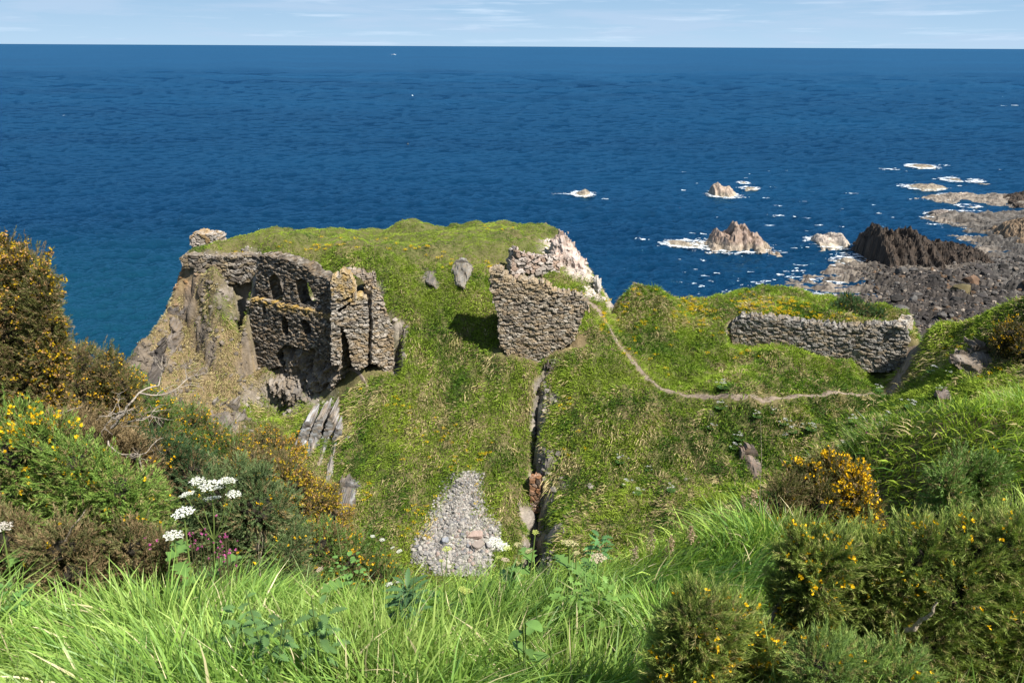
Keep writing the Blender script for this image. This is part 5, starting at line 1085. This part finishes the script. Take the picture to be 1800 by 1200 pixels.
gorse('dark gorse flecked yellow clinging to the far right hillside', [(1778,592,26,45.5),(1800,615,26,44.5),(1760,610,18,45.5),(1825,590,26,45.5)], 45, OLIVE*.6, .18, 619, YEL, dens=60, slen=.2, nn=12, nlen=.09, nwid=.03, fsize=.08, brown=.2, stem=False, ground=False)
gorse('dark green bush growing on top of the mound behind the drystone wall', [(1478,544,16,59.4),(1500,545,18,59.2),(1520,551,15,59),(1545,556,9,58.8),(1488,531,12,60),(1468,551,10,59)], 59, DEEP*1.6, .02, 620, YEL, dens=80, slen=.18, nn=12, nlen=.09, nwid=.03, fsize=.06, brown=.03, stem=False, ground=False, name='green_bush')

# ------------------------------------------------------------------ bare branch over the left thicket
def branch_tree(start, dirv, length, r, depth, g, out_):
    n = 9; p = np.array(start, float); d = unit(np.array(dirv, float)[None])[0]; line = [p.copy()]
    for i in range(n):
        d = unit((d + g.normal(size=3) * .22)[None])[0]; p = p + d * length / n; line.append(p.copy())
    out_.append(tube(line, r, r * .45, 5 if depth > 1 else 4))
    if depth > 0:
        for k in range(4 if depth > 1 else 3):
            i = int(g.integers(3, n + 1)); nd = unit((d * .8 + g.normal(size=3) * .65)[None])[0]
            branch_tree(line[i], nd, length * g.uniform(.4, .7), r * .55, depth - 1, g, out_)
g = np.random.default_rng(77); ms = []
b0, b1 = P(196, 752, 6.9), P(290, 742, 6.7)
branch_tree(b0, b1 - b0, .75, .016, 3, g, ms); branch_tree(P(225, 745, 6.85), P(262, 700, 6.7) - P(225, 745, 6.85), .45, .009, 2, g, ms); branch_tree(P(190, 775, 6.9), P(240, 810, 6.6) - P(190, 775, 6.9), .5, .010, 2, g, ms)
V, F = join(ms); o = obj('dead_branch', place_at(b0, make_mesh('dead_branch', V, [F], M_WOOD, np.ones((len(V), 3)) * np.array([.30, .255, .205]), smooth=True)), None, b0); tag(o, 'bleached bare branch twisting over the gorse thicket on the left', 'branch')
g = np.random.default_rng(78)
for k, (a, b, w, D, lab) in enumerate([((82,742),(142,728),.012,7.4,'short straight dead stick in the gorse left of the twisted branch'), ((120,950),(150,905),.012,5.1,'bent brown stem in the dead gorse skirt at the left'), ((1610,1098),(1650,1072),.014,3.2,'peeling grey stem in the large dark gorse on the right'), ((458,990),(462,938),.004,5.0,'dry pale stalk standing right of the tall hogweed'), ((452,992),(443,940),.004,5.0,'thinner dry stalk just left of the pale one beside the hogweed'), ((1338,900),(1340,745),.004,6.2,'very tall thin dry grass stalk rising above the brow right of centre')]):
    A0, B0 = P(*a, D), P(*b, D * .98); A0 = A0 + (A0 - B0) * .4; t = np.linspace(0, 1, 10)[:, None]; line = A0 * (1 - t) + B0 * t + .02 * np.cumsum(g.normal(size=(10, 3)) * .4, 0)
    V, F = tube(line, w, w * .4, 6); o = obj('dry_stick', place_at(A0, make_mesh('dry_stick', V, [F], M_WOOD, np.ones((len(V), 3)) * np.array([.38, .31, .23]), smooth=True)), None, A0); tag(o, lab, 'stick')
# ------------------------------------------------------------------ flowering plants of the foreground
def umbel(c, nrm, R, g, col, dense=1.0):
    """flat compound flower head: rays carrying little domes of florets"""
    nu = int(20 * dense); ms = []; fl = []; a = np.arange(nu) * 2.399; rr = np.sqrt((np.arange(nu) + .5) / nu) * R
    t1 = unit(np.cross(nrm, [0.3, 1, .2])[None])[0]; t2 = np.cross(nrm, t1)
    heads = c + (np.cos(a) * rr)[:, None] * t1 + (np.sin(a) * rr)[:, None] * t2 + nrm * (R * .10 * (1 - (rr / R) ** 2))[:, None]
    low = c - nrm * R * .55
    for h in heads: ms.append(tube(np.stack([low, (low + h) / 2 + nrm * -.02 * R, h]), .0014, .0009, 3))
    Vp = []; Fp = []; off = 0
    for h in heads:
        m = 18; q = g.normal(size=(m, 3)) * R * .095; q -= np.outer(q @ nrm, nrm) * .6; q += h
        d = unit(nrm + g.normal(size=(m, 3)) * .35); s = unit(np.cross(d, g.normal(size=(m, 3)))); b = np.cross(d, s); z = R * .062 * (.7 + .6 * g.random((m, 1)))
        V = np.stack([q - s * z, q - b * z, q + s * z, q + b * z], 1).reshape(-1, 3); Vp.append(V); Fp.append(np.arange(m * 4).reshape(-1, 4) + off); off += m * 4
    V = np.concatenate(Vp); return join(ms), (V, np.concatenate(Fp))
def leaf_blade(c, d, up, L, W, lobes=5, g=None, droop=.25):
    """lobed leaf: a strip of paired segments with jagged edge and a folded midrib"""
    n = 16; s = unit(np.cross(d, up)[None])[0]; u = np.cross(s, d); V = []; F = []
    for i in range(n + 1):
        t = i / n; p = c + d * (L * t) + u * (-droop * L * t * t); w = W * math.sin(math.pi * min(t * .92 + .05, 1)) ** .7 * (1 + .42 * math.cos(t * lobes * 2 * math.pi))
        V += [p - s * w + u * w * .25, p, p + s * w + u * w * .25]
    for i in range(n): a = i * 3; F += [(a, a + 1, a + 4, a + 3), (a + 1, a + 2, a + 5, a + 4)]
    return np.array(V), np.array(F)
def cmesh(name, VF, mat, col, root, base, smooth=False, var=0.0, g=None, label=None):
    V, F = VF; C = np.ones((len(V), 3)) * np.array(col)
    o = obj(name, make_mesh(name, V - base, [F], mat, C, smooth=smooth), root)
    if label: o['label'] = label
    return o
STEMC = (.20, .27, .07); WHITE = (.80, .80, .72); CREAM = (.62, .55, .30); GRN = (.55, .60, .16); PINKW = (.62, .50, .38)
def hogweed(label, heads, foot, D, col, seed, leaves=3, stemr=.006):
    """heads: (px,py,radius px[,colour])"""
    g = np.random.default_rng(seed); f = P(*foot, D); f[2] = float(gz(np.array([f[0]]), np.array([f[1]]))[0]); base = f.copy()
    root = empty('hogweed', tuple(base), label, 'hogweed'); H = [(P(h[0], h[1], D - .05 * i % .2), h[2] / FPX * D * 1.0, h[3] if len(h) > 3 else col) for i, h in enumerate(heads)]
    top = np.mean([h[0] for h in H], 0); node = f + (top - f) * .62 if len(H) > 1 else top; t = np.linspace(0, 1, 8)[:, None]
    line = f * (1 - t) + node * t; cmesh('stem', tube(line, stemr * 1.3, stemr, 7), M_LEAF, STEMC, root, base, True)
    for i, (c, R, cl) in enumerate(H):
        nrm = unit((np.array([g.normal() * .15, .10 + g.normal() * .10, 1]))[None])[0]
        if len(H) > 1:
            low = c - nrm * R * .55; md = (node + low) / 2 + (low - node) * np.array([.15, .15, -.12]); l2 = node * (1 - t) ** 2 + 2 * md * t * (1 - t) + low * t * t; cmesh('branch', tube(l2, stemr * .7, stemr * .4, 5), M_LEAF, STEMC, root, base, True)
        rays, fl = umbel(c, nrm, R, g, cl); fo = cmesh('flower_head', fl, M_PETAL, cl, root, base); cmesh('rays', (rays[0] + base - base, rays[1]), M_LEAF, STEMC, fo, base, True)
    for k in range(leaves):
        a = g.uniform(0, 6.28); d = unit(np.array([[math.cos(a), math.sin(a), .25]]))[0]; c = f + (node - f) * g.uniform(.35, .8)
        cmesh('leaf', leaf_blade(c, d, np.array([0, 0, 1.0]), .20, .055, 4, g), M_LEAF, (.13, .24, .055), root, base, True)
hogweed('tall hogweed with several flat white flower heads in front of the left gorse mound', [(348,845,16),(372,853,24),(400,844,17),(329,868,15),(374,875,18),(411,868,15)], (366,985), 5.2, WHITE, 701)
hogweed('single flat bright white hogweed head left of and below the tall one', [(323,900,22)], (328,985), 5.0, (.86,.86,.82), 702)
hogweed('lower white hogweed head close above the grass on the left', [(305,940,20)], (308,990), 4.9, WHITE, 703)
hogweed('fading white hogweed head at the far left edge', [(4,926,20)], (6,985), 5.0, (.6,.55,.48), 704, 1)
hogweed('white hogweed beside the right edge of the scree', [(872,952,17),(886,960,12)], (880,1040), 5.6, WHITE, 705)
hogweed('cream hogweed with branching greenish heads between scree and cleft', [(911,957,9,CREAM),(892,963,9,GRN),(877,979,8,GRN),(888,983,8,PINKW),(930,968,9,CREAM),(911,988,5,CREAM)], (905,1040), 5.4, CREAM, 706)
hogweed('yellow green hogweed bud on the tallest stem near the cleft', [(941,935,7,GRN)], (925,1040), 5.3, GRN, 707, 2, .005)
hogweed('cream hogweed head on a thick pale stem in the middle of the brow', [(1001,954,18)], (1001,1020), 5.4, CREAM, 708, 3, .009)
hogweed('round closed hogweed bud right beside the thick pale stem', [(1014,971,7,CREAM)], (1009,1030), 5.3, CREAM, 709, 1, .005)
hogweed('pinkish hogweed head nodding just right of the round bud', [(1052,980,17)], (1047,1040), 5.3, PINKW, 710, 2)
hogweed('greenish hogweed flower on a crooked stem in front of the scree', [(786,964,10,GRN),(776,985,5,GRN)], (781,1045), 4.8, GRN, 711, 2)
hogweed('small white hogweed head low in the grass beneath the left thicket end', [(684,1026,8),(700,1022,5)], (690,1060), 4.9, WHITE, 712, 1, .004)
hogweed('pale hogweed head at the grass edge left of the thistle', [(562,1000,8)], (560,1050), 4.8, PINKW, 713, 1, .004)
hogweed('greenish white hogweed head hidden in grass under the scree foot', [(820,1038,12,GRN),(812,1034,8)], (818,1070), 4.7, GRN, 714, 1, .004)
hogweed('white hogweed standing on the right hand near slope', [(1628,772,12),(1640,770,8)], (1630,800), 13.5, WHITE, 715, 1)
hogweed('white hogweed at the right edge of the near slope', [(1795,712,12)], (1795,745), 14, WHITE, 716, 1)
hogweed('small white hogweed cluster at the grass edge, nearest the scree foot on its left', [(672,948,6),(690,962,5),(702,968,6),(655,942,5)], (680,1010), 7.5, WHITE, 717, 1, .004)

# far little white umbellifers dotted over the saddle and spur
g = np.random.default_rng(88)
proto = None
for i, (px, py) in enumerate([(1270,685),(1265,720),(1330,735),(1360,728),(1378,748),(1425,758),(1545,690),(1380,770),(1560,735),(1640,660),(1652,690),(1250,755),(1300,775),(1290,790),(1090,815),(1140,828),(1100,855),(1180,865),(1545,760),(1570,752),(1600,720),(1670,662),(1480,790),(1500,745),(1392,762),(1120,870)]):
    h = hit(px, py)
    if h is None or h[1] < 30: continue
    if proto is None:
        root = empty('cow_parsley', tuple(h), '', 'cow parsley'); z = np.zeros(3)
        st_ = []; fl_ = []; off = 0
        for k in range(7):
            tp_ = np.array([g.normal() * .2, g.normal() * .2, .45 + .25 * g.random()]); st_.append(tube(np.stack([z, tp_ * .6, tp_]), .008, .005, 3))
            (rv_, rf_), (fv_, ff_) = umbel(tp_, np.array([0, -.1, 1.0]), .09, g, WHITE, .5); fl_.append((fv_, ff_))
        leafs = [leaf_blade(np.array([0, 0, .05]), unit(np.array([[math.cos(a), math.sin(a), .7]]))[0], np.array([0, 0, 1.]), .4, .09, 5) for a in np.arange(0, 6.2, .6)]
        parts = [obj('stems', make_mesh('stems', *(lambda q: (q[0], [q[1]]))(join(st_)), M_LEAF, np.ones((len(join(st_)[0]), 3)) * np.array(STEMC)), root),
                 obj('flowers', make_mesh('flowers', *(lambda q: (q[0], [q[1]]))(join(fl_)), M_PETAL, np.ones((len(join(fl_)[0]), 3)) * .75), root),
                 obj('leaves', make_mesh('leaves', *(lambda q: (q[0], [q[1]]))(join(leafs)), M_LEAF, np.ones((len(join(leafs)[0]), 3)) * np.array([.07, .15, .035])), root)]
        proto = root; r = root
    else:
        r = proto.copy(); COL.objects.link(r); r.location = tuple(h)
        for ch in parts: c = ch.copy(); COL.objects.link(c); c.parent = r
    r.rotation_euler = (0, 0, g.uniform(0, 6)); s = g.uniform(.6, 1.15); r.scale = (s, s, s)
    r['label'] = 'small white flowered cow parsley dotted over the grass of the saddle and spur'; r['group'] = 'cow parsley plants on the saddle and spur'

# pink campion
for i, (px, py, n) in enumerate([(340,948,9),(362,945,6),(393,942,8),(385,968,14),(405,975,8),(275,950,4),(1535,765,10),(1548,772,8)]):
    D = 5.0 if px < 1000 else 38.0; c0 = P(px, py + 45 if px < 1000 else py, D) if px < 1000 else hit(px, py)
    if px < 1000: c0[2] = float(gz(np.array([c0[0]]), np.array([c0[1]]))[0])
    gg = np.random.default_rng(900 + i); root = empty('campion', tuple(c0), ['pink campion spike left of the tall hogweed stem','pink campion just behind the hogweed stem','bright pink campion right of the hogweed stem','largest clump of pink campion at the foot of the gorse mound','pink campion at the right end of the clump by the gorse mound','lone pink campion beside the dead gorse skirt','faint pink campion patch far off on the spur','dusky pink campion right of the faint patch on the spur'][i], 'flower')
    sc_ = 1.0 if px < 1000 else max(1.0, c0[1] / 9); tops = []; ms = []
    for k in range(n):
        q = P(px + gg.normal() * 9, py + gg.normal() * 11, D + gg.normal() * .05) - c0 if px < 1000 else np.array([gg.normal() * .1, gg.normal() * .1, .1 + .08 * gg.random()]) * sc_
        tops.append(q); ms.append(tube(np.stack([np.array([q[0] * .4, q[1] * .4, 0]), q * .6, q]), .0025 * sc_, .0015 * sc_, 4))
    tops = np.array(tops); V, F = join(ms); obj('stems', make_mesh('stems', V, [F], M_LEAF, np.ones((len(V), 3)) * np.array([.14, .12, .06])), root)
    V, F, C = petals(np.repeat(tops, 2, 0), np.tile(np.array([0, -.4, .8]), (len(tops) * 2, 1)), (.012 * sc_), np.ones((len(tops) * 2, 3)) * np.array([.45, .10, .27]), gg, 5); obj('flowers', make_mesh('flowers', V, [F], M_PETAL, C), root)

# nettles, thistle, dock and butterbur leaves, sorrel spikes
def leafy(name, label, cat, px, py, D, n, Lr, Wr, col, h, seed, lobes=8, spread=.12, stem=True, up=.35):
    g = np.random.default_rng(seed); f = P(px, py + 30, D); f[2] = float(gz(np.array([f[0]]), np.array([f[1]]))[0]); top = P(px, py, D); base = f.copy(); root = empty(name, tuple(base), label, cat)
    hh = max(top[2] - f[2], .15); k = 0
    if stem:
        t = np.linspace(0, 1, 6)[:, None]; ms = []
        for q in range(3): e = top + g.normal(size=3) * spread * .8; ms.append(tube(f * (1 - t) + e * t, .005, .003, 5))
        cmesh('stem', join(ms), M_LEAF, (.14, .2, .06), root, base, True)
    for i in range(n):
        a = i * 2.4 + g.normal() * .3; z = .45 + .6 * i / n; d = unit(np.array([[math.cos(a), math.sin(a) * .8 - .2, up + g.normal() * .15]]))[0]; c = f + (top - f) * z + np.array([math.cos(a), math.sin(a), 0]) * spread * .5 * g.random()
        cl = np.array(col) * g.uniform(.75, 1.3); L_ = Lr * g.uniform(.7, 1.25)
        cmesh('leaf', leaf_blade(c, d, np.array([0, 0, 1.0]), L_, Wr * L_ / Lr, lobes, g, .35), M_LEAF, cl, root, base, True)
leafy('nettle', 'dark green nettle in the foreground grass left of centre, nearer the bottom edge', 'nettle', 470, 1085, 3.1, 22, .075, .018, (.085,.16,.05), .4, 801)
leafy('nettle', 'second nettle just left of and above the darker one', 'nettle', 415, 1062, 3.4, 20, .075, .018, (.11,.20,.06), .4, 802)
leafy('nettle', 'third nettle reaching toward the thistle on its right', 'nettle', 560, 1075, 3.2, 20, .075, .018, (.10,.18,.055), .4, 803)
leafy('thistle', 'deep green spiny thistle on the grass brow left of the scree', 'thistle', 715, 1035, 4.3, 44, .11, .016, (.07,.14,.05), .5, 804, lobes=7, spread=.10, up=.7)
leafy('dock', 'broad dark dock leaf standing in the grass near the centre', 'leafy plant', 925, 1085, 3.3, 6, .085, .02, (.12,.22,.05), .3, 805, lobes=0, spread=.06)
leafy('butterbur', 'pale broad leaved plant spreading below the middle hogweeds', 'leafy plant', 1005, 1030, 4.6, 22, .07, .022, (.14,.25,.05), .3, 806, lobes=3, spread=.35, stem=False)
leafy('butterbur', 'broad leaved plant right of the pale one under the nodding hogweed', 'leafy plant', 1070, 1035, 4.5, 20, .065, .022, (.14,.25,.05), .3, 807, lobes=3, spread=.35, stem=False)
leafy('bramble', 'large dark bramble leaves at the left edge of the foreground grass', 'bramble', 20, 1030, 3.9, 18, .07, .02, (.10,.20,.05), .3, 808, lobes=3, spread=.15)
leafy('ragwort', 'upright leafy ragwort against the dark spur right of centre', 'leafy plant', 1056, 945, 6.6, 22, .10, .022, (.10,.22,.07), .4, 809, lobes=5, spread=.12, up=.5)
leafy('bindweed', 'heart leaved climber left of the scree foot at the grass edge', 'leafy plant', 610, 985, 6.0, 40, .045, .014, (.13,.25,.06), .3, 810, lobes=0, spread=.3, up=.4)
def spike(label, px, py, hpx, D, seed, col=(.42,.29,.20)):
    g = np.random.default_rng(seed); tp_ = P(px, py, D); f = P(px + g.normal() * 4, py + hpx, D + .1); f[2] = min(f[2], float(gz(np.array([f[0]]), np.array([f[1]]))[0]) + .05); base = f.copy()
    root = empty('sorrel_spike', tuple(base), label, 'seed spike'); t = np.linspace(0, 1, 8)[:, None]; cmesh('stem', tube(f * (1 - t) + tp_ * t, .004, .002, 5), M_LEAF, (.30, .25, .13), root, base)
    m = 160; z = .55 + .45 * g.random(m); q = f + (tp_ - f) * z[:, None] + g.normal(size=(m, 3)) * (.045 * (1.15 - z))[:, None]
    V, F, C = petals(q, np.tile([0, 0, 1.0], (m, 1)), .013, np.ones((m, 3)) * np.array(col), g, 2); obj('seeds', make_mesh('seeds', V - base, [F], M_LEAF, C), root)
for i, (px, py, lab) in enumerate([(1306,872,'leftmost tall pinkish seed spike on the brow before the yellow gorse'),(1325,862,'tallest pinkish seed spike on the brow, beside the thin dry stalk'),(1345,882,'short seed spike nearest the yellow gorse'),(1270,905,'pinkish seed spike apart from the tall ones on the brow'),(1145,935,'reddish seed spike on the brow right of the nodding hogweed'),(1180,945,'low reddish seed spike between the ragwort and the tall spikes'),(1118,962,'small buff seed spike leaning on the brow by the ragwort'),(1215,925,'buff seed spike midway along the central brow')]):
    spike(lab, px, py, 55, 6.4 if px > 1250 else 5.9, 850 + i, (.48,.34,.24) if i % 2 else (.40,.31,.22))

# yellow vetch and trefoil patches
def fleck_field(name, n, seed, spots, size, col, label, cat):
    g = np.random.default_rng(seed); P_ = []
    for (px, py, sx, sy, w) in spots:
        for k in range(w):
            h = hit(px + g.normal() * sx, py + g.normal() * sy)
            if h is not None and h[1] > 30: P_.append(h + np.array([g.normal() * .05, g.normal() * .05, .12 + .1 * g.random()]))
    P_ = np.array(P_); rep = np.repeat(P_, n, 0) + g.normal(size=(len(P_) * n, 3)) * np.array([.09, .09, .03])
    V, F, C = petals(rep, np.tile([0, -.5, .8], (len(rep), 1)), size, np.ones((len(rep), 3)) * np.array(col), g, 3); o = obj(name, make_mesh(name, V, [F], M_PETAL, C)); tag(o, label, cat, kind='stuff')
fleck_field('yellow_flowers', 16, 41, [(1215,540,18,10,40),(1330,535,28,9,50),(1380,540,25,5,24),(1225,560,20,18,22),(1140,560,30,18,16),(1120,515,12,4,8),(1440,558,45,5,30),(1350,553,40,3,24),(1310,625,12,6,6),(1100,545,8,10,8),(1061,570,3,14,14),(1110,620,6,10,5),(1520,575,40,4,8),(1070,530,5,3,4),(1175,640,25,18,6),
    (1690,615,20,8,8),(1730,600,30,12,10),(1740,660,12,5,4),(865,470,10,4,10),(1008,516,9,3,8),(720,438,20,5,10),(560,438,35,5,12),(430,447,18,3,8),(600,425,60,8,10),(870,402,20,3,4),(770,455,20,8,8),
    (700,720,18,6,6),(790,770,30,15,10),(848,805,12,8,8),(800,820,12,10,6),(640,870,14,10,6),(740,900,25,30,10),(735,935,8,12,6),(1000,745,15,30,8),(830,860,10,20,3),(700,780,60,60,12)], .055, (.72,.52,.02), 'yellow trefoil and vetch flowering in the turf', 'wildflowers')
